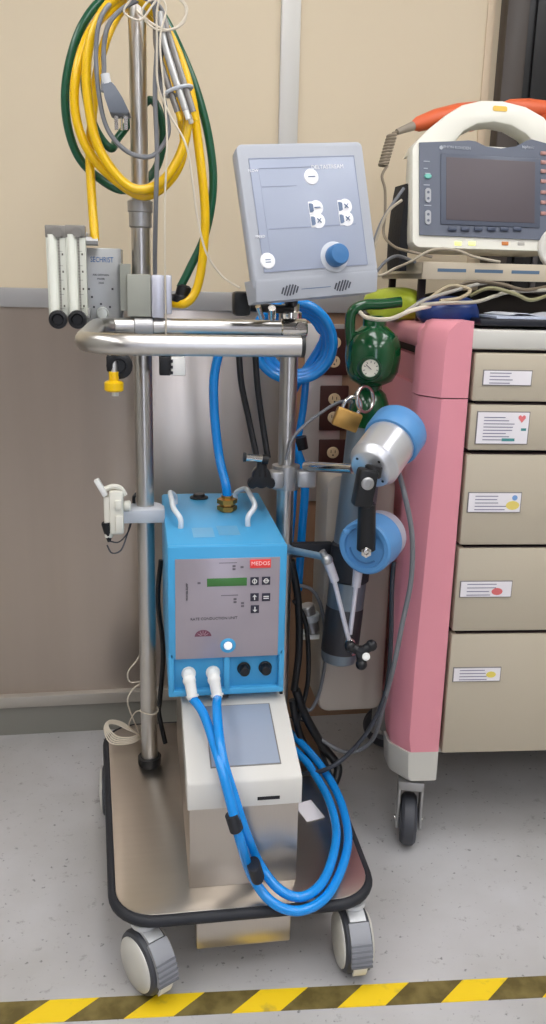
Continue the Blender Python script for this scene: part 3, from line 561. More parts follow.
# ------------------------------------------------------------------ blue hoses
hb_pts = []
cx, cy = 294, 342
coil = [at(228, 500, 1.88)+V((0, 0, 0))]
coil = [brassTop, brassTop+V((-.004, 0, .03)), at(219, 455, 1.90), at(214, 405, 1.91), at(216, 365, 1.92), at(232, 325, 1.925)]
for k in range(0, 3*12+7):
    t = R(180-30*k); rx = 42-2.0*math.sin(k*.5)-(k/12)*4.6; ry = 41-(k/12)*3.6
    coil.append(at(cx+(k//12)*1.5-rx*-math.cos(t), cy-ry*math.sin(t), 1.925+.0085*(k/6)))
coil += [at(291, 395, 1.985), at(288, 425, 1.975), at(297, 450, 1.965), at(305, 480, 1.96), at(302, 530, 1.955), at(298, 590, 1.95)]
bh = root('water_hose', 'blue water hose coiled behind the right pole, rising from the brass fitting', 'hose', brassTop)
part('hose', MB().tube(coil, .0105, 12, 5), HOSEBLUE, bh)
part('hose_tie', MB().cyl(at(300, 437, 1.965), at(302, 449, 1.965), .0155, n=16), BLACK, bh)
part('hose_branch', MB().tube(yq(1.985, (306, 380), (303, 410), (298, 440), (295, 470), (292, 520), (288, 560)), .009, 10), HOSEBLUE, bh)
# front pair
for i, q in enumerate(cons):
    st_ = Bm @ V((q.x+.006, -.029, q.z-.033)); o = .0
    if i == 0: pts = [st_, at(204, 715, 1.52), at(219, 760, 1.40), at(230, 800, 1.36), at(240, 840, 1.34), atz(252, 876, .225), atz(272, 902, .192), atz(298, 911, .188), atz(325, 898, .188), atz(342, 868, .19), atz(348, 835, .192), atz(340, 800, .20), atz(325, 772, .205), atz(306, 748, .212), V((.318, 2.0, .22)), V((.30, 2.03, .23))]
    else: pts = [st_, at(217, 712, 1.50), at(222, 755, 1.405), at(234, 796, 1.375), at(246, 833, 1.36), atz(260, 865, .235), atz(279, 889, .205), atz(301, 897, .20), atz(321, 884, .20), atz(333, 856, .20), atz(336, 828, .202), atz(328, 798, .208), atz(314, 773, .212), atz(302, 757, .216), V((.308, 1.93, .215)), V((.303, 1.98, .22))]
    t = root('water_hose', ('outer' if i == 0 else 'inner')+' of the two blue tubes hanging in front of the steel console', 'hose', st_, group=None)
    part('hose', MB().tube(pts, .0095, 12, 8), HOSEBLUE, t)
for (u, v, w) in ((233.5, 820, 'upper'), (255, 869, 'lower')):
    c_ = at(u, v, 1.352 if v < 850 else 1.343); d_ = (at(u+7, v+22, 1.34)-c_).normalized()
    sd = d_.cross(V((0, -1, 0))).normalized()
    thing('hose_tie', MB().lathe(c_-d_*.012, d_, [(.0105, 0), (.0112, .001), (.0112, .030), (.0105, .031)], 24, sq=(2.1, 1.15), xref=(0, 1, 0)), RUBBER, w+' black tape band holding the two blue tubes together', 'hose tie')
# ------------------------------------------------------------------ level sensor on left pole
ls = root('sensor_holder', 'white clip-on sensor with black tip on a clear bracket at the left pole', 'sensor', (-.05, 1.8, .8))
q0 = at(147, 513, 1.85)
part('bracket_arm', MB().lathe((LPX, LPY, q0.z-.014), (0, 0, 1), [(.0198, 0), (.038, .002), (.038, .028), (.0198, .03)], 32).box((LPX-.065, 1.815, q0.z-.014), (LPX+.042, 1.858, q0.z+.016), .003), MILKY, ls)
a_ = at(115, 513, 1.80)
part('sensor_body', MB().box(a_+V((-.012, 0, -.05)), a_+V((.018, .045, .048)), .005).box(a_+V((-.024, .008, -.06)), a_+V((-.006, .03, .035)), .004).box(a_+V((-.0, -.006, -.045)), a_+V((.018, .0, -.005)), .003).box(a_+V((-.0, -.007, .008)), a_+V((.015, .0, .03)), .003).tube([a_+V((-.02, .012, .05)), a_+V((-.004, .012, .056)), a_+V((.012, .012, .052)), a_+V((.022, .012, .036))], .006, 8), OFFWHITE, ls)
part('clip_lever', MB().box((-.006, -.008, -.02), (.006, .008, .022), .003, Matrix.Translation(at(101, 489, 1.80)+V((0, .01, 0))) @ Matrix.Rotation(R(-28), 4, 'Y')), WHITE, ls)
part('sensor_knob', MB().cyl(a_+V((.018, .02, .01)), a_+V((.034, .02, .01)), .012, n=18, bev=.003), OFFWHITE, ls)
part('sensor_tip', MB().lathe(at(106, 524, 1.80)+V((0, .015, 0)), (.12, 0, -1), [(.010, 0), (.0115, .004), (.009, .022), (.004, .045), (.0001, .046)], 14), BLACK, ls)
part('sensor_cable', MB().tube([at(107, 545, 1.81), at(112, 553, 1.81), at(121, 550, 1.82), at(127, 535, 1.84), at(131, 521, 1.86)], .0018, 6).tube([at(109, 541, 1.81), at(119, 542, 1.82), at(128, 532, 1.84), at(132, 520, 1.86)], .0016, 6), DARKCABLE, ls)
part('clamp_screw', MB().tube([at(134, 503, 1.88), at(134, 497, 1.88), at(138, 493, 1.885), at(141, 497, 1.885)], .004, 8), BLACK, ls)
# ------------------------------------------------------------------ black straps and T clamp
tk = root('clamp_knob', 'black lobed clamp knob with chrome T-bar at the right pole', 'clamp', at(262, 455, 1.80))
q = at(262, 478, 1.80); poly = []
for k in range(36):
    t = 2*math.pi*k/36; rr_ = .021+.013*max(0, math.cos(3*(t-R(90))))**.8 if math.cos(3*(t-R(90))) > 0 else .021
    poly.append((rr_*math.cos(t), rr_*math.sin(t)*1.15))
part('knob', MB().prism(poly, .02, Matrix.Translation(q), .003, axis='y').cyl(at(262, 460, 1.81), at(262, 476, 1.81), .010, .014, 12), BLACK, tk)
part('t_bar', MB().cyl(at(245, 457, 1.80), at(263, 459, 1.80), .0085, n=18, bev=.001).cyl(at(255, 470, 1.82)+V((0, .0, 0)), (RPX-.03, 1.845, cz), .007, n=12), CHROME, tk)
part('t_bar_end', MB().cyl(at(243.5, 457, 1.80), at(246, 457.2, 1.80), .0105, n=18), BLACK, tk)
part('t_bar_end', MB().cyl(at(262, 459, 1.80), at(268, 460, 1.80), .0105, n=18), BLACK, tk)
for s, pts in (('left', ((238, 330), (241, 380), (249, 420), (257, 458))), ('right', ((254, 330), (257, 380), (262, 420), (268, 458)))):
    hose('rubber_strap', yq(1.83, *pts[:3])+yq(1.815, pts[3]), .0068, BLACK, s+' of the two black straps hanging from the rear rail to the clamp knob', 'strap')
# ------------------------------------------------------------------ gas cylinder with regulator
gc = root('gas_cylinder', 'slim grey steel gas cylinder with green valve leaning beside the trolley', 'gas cylinder', at(336, 660, 1.80))
A_ = at(338, 662, 1.82); B_ = at(370, 398, 1.85); ax = (B_-A_).normalized(); L = (B_-A_).length
part('tank', MB().lathe(A_, ax, [(.030, 0), (.040, .006), (.0435, .02), (.0435, L-.07), (.043, L-.06)], 36), mat('tank_grey', (124, 136, 146), .3, .55), gc)
part('tank_shoulder', MB().lathe(A_, ax, [(.0445, L-.065), (.0452, L-.03), (.043, L-.008), (.034, L+.012), (.02, L+.024), (.012, L+.03)], 36), GREEN, gc, label='green shoulder')
part('tank_band', MB().lathe(A_, ax, [(.0437, .205), (.048, .21), (.048, .29), (.0437, .295)], 32).box((RPX+.018, 1.865, .690), (.44, 1.885, .725), .004), RUBBER, gc)
part('tank_sleeve', MB().lathe(A_, ax, [(.0437, .03), (.0444, .031), (.0444, .14), (.0437, .141)], 36), mat('sleeve_dark', (66, 66, 70), .4, .5), gc)
c_ = at(373, 352, 1.84)
rg = part('regulator_body', MB().lathe(c_+V((0, 0, -.092)), (0, 0, 1), [(.013, -.02), (.016, 0), (.022, .018), (.046, .03), (.057, .05), (.061, .08), (.060, .105), (.052, .128), (.03, .145), (.026, .148), (.026, .165), (.018, .17), (.0001, .17)], 36), GREEN, gc, label='glossy green regulator body')
q = at(371, 369, 1.775)
gg = part('pressure_gauge', MB().lathe(q+V((0, .03, 0)), (-.02, -1, .05), [(.024, 0), (.0245, .024), (.022, .028), (.019, .028), (.019, .026), (.0001, .026)], 32), mat('gauge_green', (20, 62, 36), .3), gc)
part('gauge_face', MB().lathe(q+V((0, .03, 0)), (-.02, -1, .05), [(.0185, .0262), (.0001, .0266)], 28), mat('gauge_white', (210, 206, 192), .4), gg)
nd = MB().box((-.0008, -.0005, -.002), (.0008, .0005, .014), mx=Matrix.Translation(q+V((0, .0025, 0))) @ Matrix.Rotation(R(-50), 4, 'Y'))
for k in range(9):
    t = R(-135+270*k/8); nd.box((-.0007, -.0005, .0125), (.0007, .0005, .0165), mx=Matrix.Translation(q+V((0, .0025, 0))) @ Matrix.Rotation(t, 4, 'Y'))
part('gauge_needle', nd, INK, gg)
part('carry_handle', MB().tube(yq(1.84, (356, 375), (352, 350), (350, 330), (352, 312), (364, 305), (382, 304), (401, 302)), .0115, 14), GREEN, gc, label='green carrying handle')
part('valve_knob', MB().lathe(at(376, 322, 1.84)+V((0, 0, -.012)), (0, 0, 1), [(.018, 0), (.022, .003), (.022, .018), (.016, .022), (.0001, .022)], 12), mat('valve_green', (40, 110, 70), .3), gc)
pd = root('padlock', 'brass padlock hanging by its steel shackle below the green regulator', 'padlock', at(347, 419, 1.78))
pm = Matrix.Translation(at(347, 419, 1.775)) @ Matrix.Rotation(R(20), 4, 'Y')
part('lock_body', MB().box((-.029, -.009, -.022), (.029, .009, .02), .004, pm), GOLD, pd)
part('shackle', MB().tube([pm @ V(p) for p in ((-.018, 0, .018), (-.018, 0, .034), (-.01, 0, .046), (0, 0, .05), (.01, 0, .046), (.018, 0, .034), (.018, 0, .018))], .0045, 10, 6), CHROME, pd)
sr = root('shackle_ring', 'steel ring linking the padlock to the green cylinder neck', 'ring', at(367, 398, 1.78))
part('ring', MB().tube([at(365+8*math.cos(t), 399+13*math.sin(t), 1.785+.02*math.cos(t)) for t in [2*math.pi*k/12 for k in range(12)]], .0042, 10, closed=True, sub=4), CHROME, sr)
hose('lock_cable', yq(1.83, (352, 402, 1.79), (340, 402), (325, 410), (305, 425), (292, 440), (286, 460)), .0035, GREYCABLE, 'grey security cable from padlock down to the right pole', 'cable')
# ------------------------------------------------------------------ pump drives
def drive(cf, axis, L, label, order, rr=.056):
    ax = axis.normalized(); t = root('pump_drive', label, 'pump drive', cf)
    if order == 'cap_far':
        part('barrel', MB().lathe(cf, ax, [(.0001, 0), (.040, 0), (.044, .003), (.049, .016), (.053, .020), (.053, L*.66), (.050, L*.66+.002)], 48), ALU, t)
        part('end_cap', MB().lathe(cf, ax, [(.050, L*.62), (.058, L*.63), (.0605, L*.68), (.0605, L-.008), (.056, L), (.0001, L+.001)], 48), BLUECAP, t, label='blue end cap')
        fr = MB()
        for k in range(4):
            x = ax.cross(V((0, 0, 1))).normalized(); y = ax.cross(x); a2 = R(45+90*k); fr.cyl(cf+(x*math.cos(a2)+y*math.sin(a2))*.034+ax*-.001, cf+(x*math.cos(a2)+y*math.sin(a2))*.034+ax*.004, .003, n=8)
        part('face_screw', fr, BLACK, t)
        x = ax.cross(V((0, 0, 1))).normalized(); y = x.cross(ax)
    else:
        part('end_cap', MB().lathe(cf, ax, [(.0001, .006), (.042, .006), (.044, .0), (.053, 0), (.0575, .004), (.0575, L*.58), (.052, L*.6)], 48), BLUECAP, t, label='blue front cap')
        part('barrel', MB().lathe(cf, ax, [(.050, L*.55), (.054, L*.56), (.054, L-.014), (.046, L-.004), (.03, L), (.0001, L)], 48), mat('drive_silver', (196, 200, 214), .34, .5), t)
        x = ax.cross(V((0, 0, 1))).normalized(); y = x.cross(ax)
        part('arc_mark', MB().tube([cf+ax*.0055+(x*math.cos(R(a))+y*math.sin(R(a)))*.034 for a in range(190, 320, 12)], .0022, 6), KNOBBLUE, t)
        part('key_tab', MB().box(cf+V((-.045, -.004, .03)), cf+V((-.03, .006, .04)), .002), BLUECAP, t)
    return t
def caxis(r_, u_, f_): return rt*r_+up*u_+fw*f_
cu_ = at(370, 470, 1.60)
drive(cu_, caxis(.50, .62, .60), .150, 'upper silver pump drive with blue end cap, beside the pink cart', 'cap_far')
cl_ = at(364, 548, 1.60)
drive(cl_, caxis(.50, .26, .83), .110, 'lower pump drive with blue front cap and pale silver barrel', 'cap_near')
la = root('link_arm', 'black jointed link arm holding the two pump drives', 'mounting arm', at(368, 515, 1.57))
j0, j1 = at(367, 483, 1.555), at(365, 548, 1.575)
part('joint_block', MB().box((-.018, -.004, -.05), (.020, .03, .026), .006, Matrix.Translation(j0) @ Matrix.Rotation(R(8), 4, 'Y')).cyl(at(374, 465, 1.575), at(372, 478, 1.57), .017, n=18, bev=.003), BLACK, la)
part('link_tube', MB().cyl(at(367, 503, 1.572), at(366, 550, 1.575), .0175, .019, 24, bev=.002), BLACK, la)
part('joint_bolt', MB().lathe(j0+V((0, -.003, 0)), (0, -1, 0), [(.0125, 0), (.0125, .004), (.0095, .006), (.006, .006), (.006, .003), (.0001, .003)], 24), SATIN, la)
part('joint_bolt', MB().lathe(at(366, 552, 1.558), (-.1, -1, 0), [(.011, 0), (.011, .004), (.007, .006), (.005, .006), (.005, .002), (.0001, .002)], 6), CHROME, la)
# articulated holder
ah = root('holder_arm', 'thin jointed steel holder arm with black star knob below the pump drives', 'holder arm', at(345, 620, 1.66))
part('lower_link', MB().cyl(at(284, 549, 1.80), at(325, 557, 1.66), .0085, .0075, 16).cyl(at(281, 548, 1.84), at(288, 550, 1.79), .013, n=14), mat('link_blue_silver', (150, 178, 196), .3, .5), ah)
part('elbow', MB().ball(at(327, 560, 1.65), .0125).cyl(at(325, 556, 1.655), at(322, 551, 1.655), .007, n=12), SATIN, ah)
part('strut', MB().cyl(at(328, 562, 1.65), at(335, 581, 1.65), .0105, .0095, 18).cyl(at(334, 580, 1.65), at(349, 641, 1.64), .0052, n=14), mat('strut_pale', (206, 206, 216), .3, .4), ah)
part('strut', MB().cyl(at(358, 570, 1.66), at(356, 587, 1.655), .0105, .0095, 18).cyl(at(356, 586, 1.655), at(350, 634, 1.65), .0052, n=14), mat('strut_pale', (206, 206, 216), .3, .4), ah)
part('pivot', MB().ball(at(350, 643, 1.64), .011).cyl(at(350, 643, 1.64), at(356, 653, 1.62), .010, n=14), CHROME, ah)
q = at(361, 652, 1.61); st_ = MB()
for k in range(3):
    t = R(40+120*k-8); d_ = rt*math.cos(t)+up*math.sin(t); st_.tube([q, q+d_*.010, q+d_*.024], .0105, 12, 3); st_.ball(q+d_*.026, .0125, u=16, v=10)
st_.lathe(q-fw*.010, fw, [(.011, 0), (.013, .004), (.013, .02), (.010, .022)], 18)
part('star_knob', st_, BLACK, ah)
part('knob_cap', MB().lathe(at(366, 656.5, 1.60), -fw, [(.0085, 0), (.0085, .004), (.006, .006), (.0001, .006)], 18), WHITE, ah)
# ------------------------------------------------------------------ cables
hose('grey_cable', yq(1.74, (398, 470), (404, 492, 1.66), (412, 535, 1.655), (411, 580, 1.655), (402, 625, 1.655), (394, 665, 1.66), (386, 695, 1.70), (372, 740, 1.78), (345, 752, 1.82), (315, 735, 1.87)), .0055, GREYCABLE, 'grey cable trailing from the upper pump drive along the pink cart post', 'cable')
hose('black_cable', yq(1.70, (394, 562), (392, 585), (391, 640), (386, 690), (370, 728), (345, 757), (322, 771), (300, 774, 1.74)), .0052, DARKCABLE, 'dark cable dropping from the lower pump drive into the trolley base', 'cable')
hose('grey_cable', yq(1.90, (296, 585), (312, 590), (322, 610), (326, 650), (320, 690), (310, 710), (300, 700), (296, 680)), .0045, GREYCABLE, 'grey cable looping down right beside the blue unit', 'cable')
for k, (pts, r_, lb) in enumerate((
    (((291, 560), (298, 600), (299, 650), (294, 690)), .009, 'thick black cable close against the right side of the blue unit'),
    (((296, 690), (305, 715), (322, 745), (338, 768, 1.84), (330, 792, 1.80)), .011, 'thick black hose lying down towards the floor right of the console'),
    (((292, 700), (300, 735), (318, 770, 1.82), (330, 780, 1.82)), .009, 'second black hose sagging behind the two blue tubes'),
    (((294, 600), (306, 625), (308, 680), (298, 720)), .006, 'thin black cable hanging between blue unit and cylinder'))):
    hose('black_cable', yq(1.86, *pts), r_, BLACK, lb, 'cable')
cp = root('cable_connector', 'silver metal connector hanging in the shadow right of the blue unit', 'connector', at(311, 620, 1.90))
part('connector_shell', MB().cyl(at(306, 605, 1.93), at(313, 632, 1.93), .020, .018, 20, bev=.003), SATIN, cp)
part('connector_ring', MB().lathe(at(310, 613, 1.93), V((.1, 0, -1)), [(.018, 0), (.0235, .002), (.0235, .018), (.018, .02)], 20), mat('ring_pale', (200, 204, 206), .35, .3), cp)
part('connector_base', MB().box(at(302, 637, 1.93)+V((0, -.01, -.004)), at(320, 634, 1.93)+V((0, .03, .003)), .001), WHITE, cp)
wl = root('thin_wire', 'thin ivory wire coiled and tied at the foot of the left pole', 'wire', (-.04, 1.93, .18))
pts = yq(1.90, (143, 648), (137, 660), (128, 672), (130, 682), (142, 682), (132, 690), (128, 705))
for k in range(5*8):
    t = k*2*math.pi/8; pts.append(V((-.062+.046*math.cos(t+.1*(k//8))*(1-.05*(k//8)), 1.975+.034*math.sin(t)*(1-.07*(k//8)), .180+.0016*(k/4)+.038*max(0, -math.cos(t+.7))*(1-.12*(k//8)))))
part('wire', MB().tube(pts, .0018, 6, 4), WHITEWIRE, wl)
part('wire_loop', MB().tube([V((LPX+.0215*math.cos(t), LPY+.0215*math.sin(t), .318+.003*math.sin(t*2))) for t in [2*math.pi*k/14 for k in range(14)]], .0016, 6, closed=True, sub=3).tube([V((LPX-.02, LPY, .318)), V((-.03, 1.9, .29)), V((-.045, 1.95, .23)), V((-.03, 1.965, .2))], .0016, 6), WHITEWIRE, wl)
pt = at(311, 812, 1.6)
thing('paper_tag', MB().box((-.022, -.035, 0), (.022, .035, .0012), mx=Matrix.Translation(atz(309, 811, .173)) @ Matrix.Rotation(R(15), 4, 'Z')), PAPER, 'small white paper tag lying on the trolley base right of the console', 'tag')
# ================================================================== CART
CY = R(-4.0)
K = root('crash_cart', 'medical cart with pink corner post and five beige drawers', 'cart', (.674, 1.69, 0), (0, 0, CY))
Kw = WM[K.name]; Ki = Kw.inverted(); Kn = Kw.to_3x3() @ V((0, 1, 0)); Kp = V((.674, 1.69, 0))
def kp(u, v, off=0.): return Ki @ hit(u, v, Kp+Kn*off, Kn)
CW, CD = .60, .52   # width between posts, depth
def zc(v, u=500): return kp(u, v).z
ztop = 1.236
part('carcass', MB().box((.0, .03, .27), (CW, CD, 1.19)).box((-.05, .05, .27), (CW+.05, CD-.01, 1.18)), DARKGAP, K, local=True)
part('worktop', MB().box((-.03, .004, zc(350)), (CW+.03, CD, ztop-.006), .006), CARTWHITE, K, local=True)
# pink posts (front-left visible)
def post(sx, x0, nm='corner_post'):
    def ring(z, xl, yb, fl=.022):
        pts = [(0, .002), (0, .10), (xl-.012, .10), (xl-.012, .055), (xl-.008, .045), (xl+.018, .008), (xl+.026, 0), (-.006, 0)]
        return [V((x0+sx*p[0], p[1], z)) for p in pts]
    zs = [(.262, -.092), (.30, -.098), (.5, -.097), (.8, -.090), (1.0, -.084), (1.088, -.082)]
    if sx < 0: zs = zs
    part(nm, MB().loft([ring(z, xl, 0) for z, xl in zs]), PINK, K, local=True)
    part('post_cap', MB().loft([ring(z, xl, 0) for z, xl in ((1.0905, -.084), (1.19, -.082), (1.225, -.078), (1.243, -.062), (1.247, -.05))]), PINK, K, local=True)
    part('post_foot', MB().loft([ring(z, xl, 0) for z, xl in ((.186, -.088), (.196, -.094), (.262, -.098))]), CARTWHITE, K, local=True)
post(1, 0.); post(-1, CW)
# side panels
for s, xx in ((1, -.075), (-1, CW+.075)):
    lo, hi = min(xx, xx+s*.05), max(xx, xx+s*.05)
    part('side_panel', MB().box((lo, .09, .27), (hi, CD, 1.10), .01).box((lo+.01 if s > 0 else lo, .09, 1.08), (hi if s > 0 else hi-.01, CD, 1.16), .003), PINK, K, local=True)
    lo2, hi2 = (xx-.022, xx+.06) if s > 0 else (xx-.06, xx+.022)
    part('side_handle', MB().box((lo2, .07, 1.185), (hi2, CD, 1.236), .016, seg=3), PINK, K, local=True)
# drawers
pys = [(353.5, 401.5), (405, 450.5), (455, 545), (548.5, 631), (634.5, 752)]
lbl = [((484, 370.5), (530, 385)), ((478, 412), (526, 443.5)), ((469, 492.8), (519, 511.5)), ((461, 581.5), (510, 596)), ((454, 668), (499, 680))]
for i, ((a, b_), (l0, l1)) in enumerate(zip(pys, lbl)):
    z1, z0 = zc(a), zc(b_)
    d_ = part('drawer', MB().box((.008, .0, z0), (CW-.008, .035, z1), .004), DRAWER, K, local=True)
    if i: part('drawer_pull', MB().box((.02, .006, z1+.0005), (CW-.02, .03, z1+.003)), DARKGAP, d_, local=True)
    q0, q1 = kp(*l0), kp(*l1)
    lf = part('label_holder', MB().box((q0.x-.002, -.0025, q1.z-.002), (q1.x+.002, .001, q0.z+.002), .0005), mat('label_frame', (120, 116, 116), .4), d_, local=True)
    part('label_card', MB().box((q0.x, -.0034, q1.z), (q1.x, -.002, q0.z)), PAPER, d_, local=True)
    wr = MB(); n_ = (4, 8, 5, 4, 4)[i]; hgt = q0.z-q1.z; wd = q1.x-q0.x
    for k in range(n_):
        zz = q0.z-hgt*(.16+.72*k/(n_-1)); ln_ = wd*random.uniform(.4, .62); xs_ = q0.x+wd*.12
        wr.box((xs_, -.0039, zz-.0009), (xs_+ln_, -.0033, zz+.0009))
    part('label_lettering', wr, mat('label_ink', (122, 120, 140), .6), d_, local=True)
    colr = (None, (226, 120, 122), (226, 206, 110), (214, 110, 110), (228, 210, 100))[i]
    if colr:
        mm = MB(); cx_ = q0.x+wd*(.84, .86, .85, .72, .8)[i]; cz_ = (q0.z*.8+q1.z*.2) if i == 1 else (q0.z*.35+q1.z*.65 if i != 4 else (q0.z+q1.z)/2); s_ = hgt*(.12 if i == 1 else .24)
        if i == 1: mm.prism([(0, -s_), (s_, .2*s_), (s_*.9, .8*s_), (.45*s_, s_), (0, .6*s_), (-.45*s_, s_), (-.9*s_, .8*s_), (-s_, .2*s_)], .0008, Matrix.Translation((cx_, -.0041, cz_)), axis='y')
        else: mm.lathe((cx_, -.0033, cz_), (0, -1, 0), [(s_, 0), (s_, .0008)], 12, sq=(1, 1.5))
        part('label_mark', mm, mat('mark%d' % i, colr, .6), d_, local=True)
    if i == 1:
        part('label_mark', MB().box((q0.x+wd*.5, -.0041, q1.z+hgt*.08), (q0.x+wd*.75, -.0033, q1.z+hgt*.17)).box((q0.x+wd*.86, -.0041, q1.z+hgt*.42), (q0.x+wd*.96, -.0033, q1.z+hgt*.5)), mat('mark_teal', (70, 140, 140), .6), d_, local=True)
    if i == 2:
        part('label_mark', MB().lathe((q0.x+wd*.88, -.0033, q1.z+hgt*.76), (0, -1, 0), [(.006, 0), (.006, .0008)], 12), mat('mark_blue', (120, 160, 210), .6), d_, local=True)
part('base_skirt', MB().box((.0, .04, .235), (CW, CD-.01, .271), .004), CARTWHITE, K, local=True)
def cart_caster(x, y, yaw):
    c = bpy.data.objects.new('caster', None); COL.objects.link(c); c.parent = K; c.empty_display_size = .03
    c.location = (x, y, 0); c.rotation_euler = (0, 0, yaw); WM[c.name] = Kw @ Matrix.Translation((x, y, 0)) @ Matrix.Rotation(yaw, 4, 'Z')
    def ln(n_, mb, m_):
        o = bpy.data.objects.new(n_, finish(mb, n_, m_)); COL.objects.link(o); o.parent = c; WM[o.name] = WM[c.name]
    r = .0625
    ln('tyre', MB().lathe((-.019, 0, r), (1, 0, 0), [(r-.02, 0), (r-.008, .001), (r-.001, .008), (r, .019), (r-.001, .030), (r-.008, .037), (r-.02, .038)], 40), mat('cart_tyre', (64, 66, 72), .5))
    ln('hub', MB().cyl((-.021, 0, r), (.021, 0, r), .034, n=28, bev=.003), mat('hub_grey', (110, 112, 118), .45))
    ln('fork', MB().box((-.031, -.028, r-.012), (-.023, .03, .168), .003).box((.023, -.028, r-.012), (.031, .03, .168), .003).box((-.031, -.028, .155), (.031, .03, .178), .003).cyl((0, 0, .17), (0, 0, .195), .014), SATIN)
    ln('axle', MB().cyl((-.034, 0, r), (.034, 0, r), .006, n=12), CHROME)
cart_caster(-.052, .032, R(-12)); cart_caster(CW+.048, .055, R(20)); cart_caster(-.02, CD-.05, R(60)); cart_caster(CW+.02, CD-.05, R(-30))
# beige bin on the side
sb = root('side_bin', 'beige plastic bin hung on the left side of the pink cart', 'bin', (.53, 1.95, .25))
part('bin_body', MB().prism(rr2(.17, .62, .03, 0, 0, 5), .13, Matrix.Translation((.514, 1.905, .57)), .012, axis='y'), BEIGE, sb)
# ------------------------------------------------------------------ shelf tray over the cart
TR = root('raised_shelf', 'beige metal shelf raised above the cart top, carrying the defibrillator', 'shelf', (.60, 1.86, ztop), (0, 0, R(-1)))
Tw = WM[TR.name]; zl0 = at(440, 279.5, 1.86).z-ztop; zl1 = at(440, 262, 1.86).z-ztop
xT0 = (Tw.inverted() @ at(422, 270, 1.86)).x
part('tray', MB().box((xT0, .002, zl0+.002), (xT0+.5, .34, zl0+.012)).box((xT0, 0, zl0), (xT0+.5, .004, zl1), .001).box((xT0, .0, zl0), (xT0+.004, .34, zl1), .001).box((xT0+.496, .0, zl0), (xT0+.5, .34, zl1), .001), mat('tray_beige', (196, 184, 162), .42), TR, local=True)
sl_ = MB()
for k in range(5): sl_.box((xT0+.035+k*.085, -.0006, (zl0+zl1)/2-.002), (xT0+.10+k*.085, .0005, (zl0+zl1)/2+.005))
part('tray_slot', sl_, mat('slot_blue', (86, 110, 134), .5), TR, local=True)
for x_, y_ in ((xT0+.02, .06), (xT0+.47, .06), (xT0+.02, .31), (xT0+.47, .31)):
    part('leg', MB().box((x_-.008, y_-.008, -.0), (x_+.008, y_+.008, zl0+.003), .002), DARKGAP, TR, local=True)
zshelf = ztop+zl0+.0125
# ------------------------------------------------------------------ defibrillator
DF = root('defibrillator', 'off-white defibrillator monitor with dark screen and carrying handle on the shelf', 'defibrillator', (.779, 1.9, zshelf), (0, 0, R(2.6)))
tm = Matrix.Translation((0, 0, 1.504-zshelf)) @ Matrix.Rotation(R(-10.8), 4, 'X')
DW, DH = .385, .224
prof = rr2(DW, DH, .018)
case = MB().loft([[V((p[0]*s, y, p[1]*s+dz)) for p in prof] for y, s, dz in ((0, .985, 0), (.006, 1, 0), (.035, .985, 0), (.13, .82, -.004), (.15, .78, -.004))], mx=tm)
part('case', case, OFFWHITE, DF, local=True)
Fw = WM[DF.name] @ tm; Fi = Fw.inverted(); Fn = Fw.to_3x3() @ V((0, 1, 0)); Fp = Fw.translation
def dp_(u, v): return Fi @ hit(u, v, Fp, Fn)
q = {k: dp_(*k) for k in ((420, 143), (418, 235), (530, 243), (473, 145))}
xl_ = dp_(419, 190).x; zt1 = dp_(440, 142).z; zb1 = dp_(470, 237).z
fx1 = DW/2-.012
ar = [(xl_, zb1), (fx1, zb1-.002), (fx1, zt1-.002)]
top = [(dp_(u, v).x, dp_(u, v).z) for u, v in ((531, 140), (526, 141), (515, 147), (500, 149), (485, 147), (475, 142), (468, 141), (450, 142), (419, 143))]
part('fascia', MB().prism(ar+top, .006, tm @ Matrix.Translation((0, -.004, 0)), axis='y'), FASCIA, DF, local=True)
s0, s1 = dp_(445, 158), dp_(533, 224)
part('screen_bezel', MB().box((s0.x-.012, -.0065, s1.z-.010), (s1.x+.014, -.003, s0.z+.008), .002, tm), mat('bezel_slate', (82, 88, 102), .4), DF, local=True)
part('screen', MB().box((s0.x, -.0075, s1.z), (s1.x, -.006, s0.z), .0008, tm), DARKSCREEN, DF, local=True)
u_ = dp_(427, 177)
part('power_key', MB().lathe((u_.x, -.003, u_.z), (0, -1, 0), [(.0085, 0), (.0085, .003), (.007, .005), (.0001, .005)], 20, tm, sq=(.62, 1)), mat('key_teal', (116, 190, 176), .4), DF, local=True, label='teal key')
for v in (196, 218):
    u_ = dp_(427, v); kb = part('rocker_key', MB().prism(rr2(.013, .030, .006), .004, tm @ Matrix.Translation((u_.x, -.0075, u_.z)), axis='y'), mat('key_grey', (168, 170, 174), .4), DF, local=True)
    part('key_symbol', MB().lathe((u_.x, -.0072, u_.z+.006), (0, -1, 0), [(.003, 0), (.003, .001)], 10, tm).lathe((u_.x, -.0072, u_.z-.007), (0, -1, 0), [(.003, 0), (.003, .001)], 10, tm), FASCIA, kb, local=True)
kt = MB()
for (u, v, w_) in ((426, 162, .014), (425, 169, .009), (426, 185.5, .014), (427, 206, .016), (427, 174, .012)):
    u_ = dp_(u, v); kt.box((u_.x-w_/2, -.005, u_.z-.0008), (u_.x+w_/2, -.0035, u_.z+.0008), mx=tm)
part('key_lettering', kt, mat('pale_print', (178, 182, 190), .5), DF, local=True)
u_ = dp_(455, 148.5); part('brand_lettering', text_mb('NIHON KOHDEN', .0088, tm @ Matrix.Translation((u_.x, -.0055, u_.z))), mat('pale_print', (178, 182, 190), .5), DF, local=True)
u_ = dp_(442, 148.5); part('brand_emblem', MB().lathe((u_.x-.004, -.004, u_.z), (0, -1, 0), [(.0042, 0), (.0042, .0015)], 16, tm), mat('pale_print', (178, 182, 190), .5), DF, local=True)
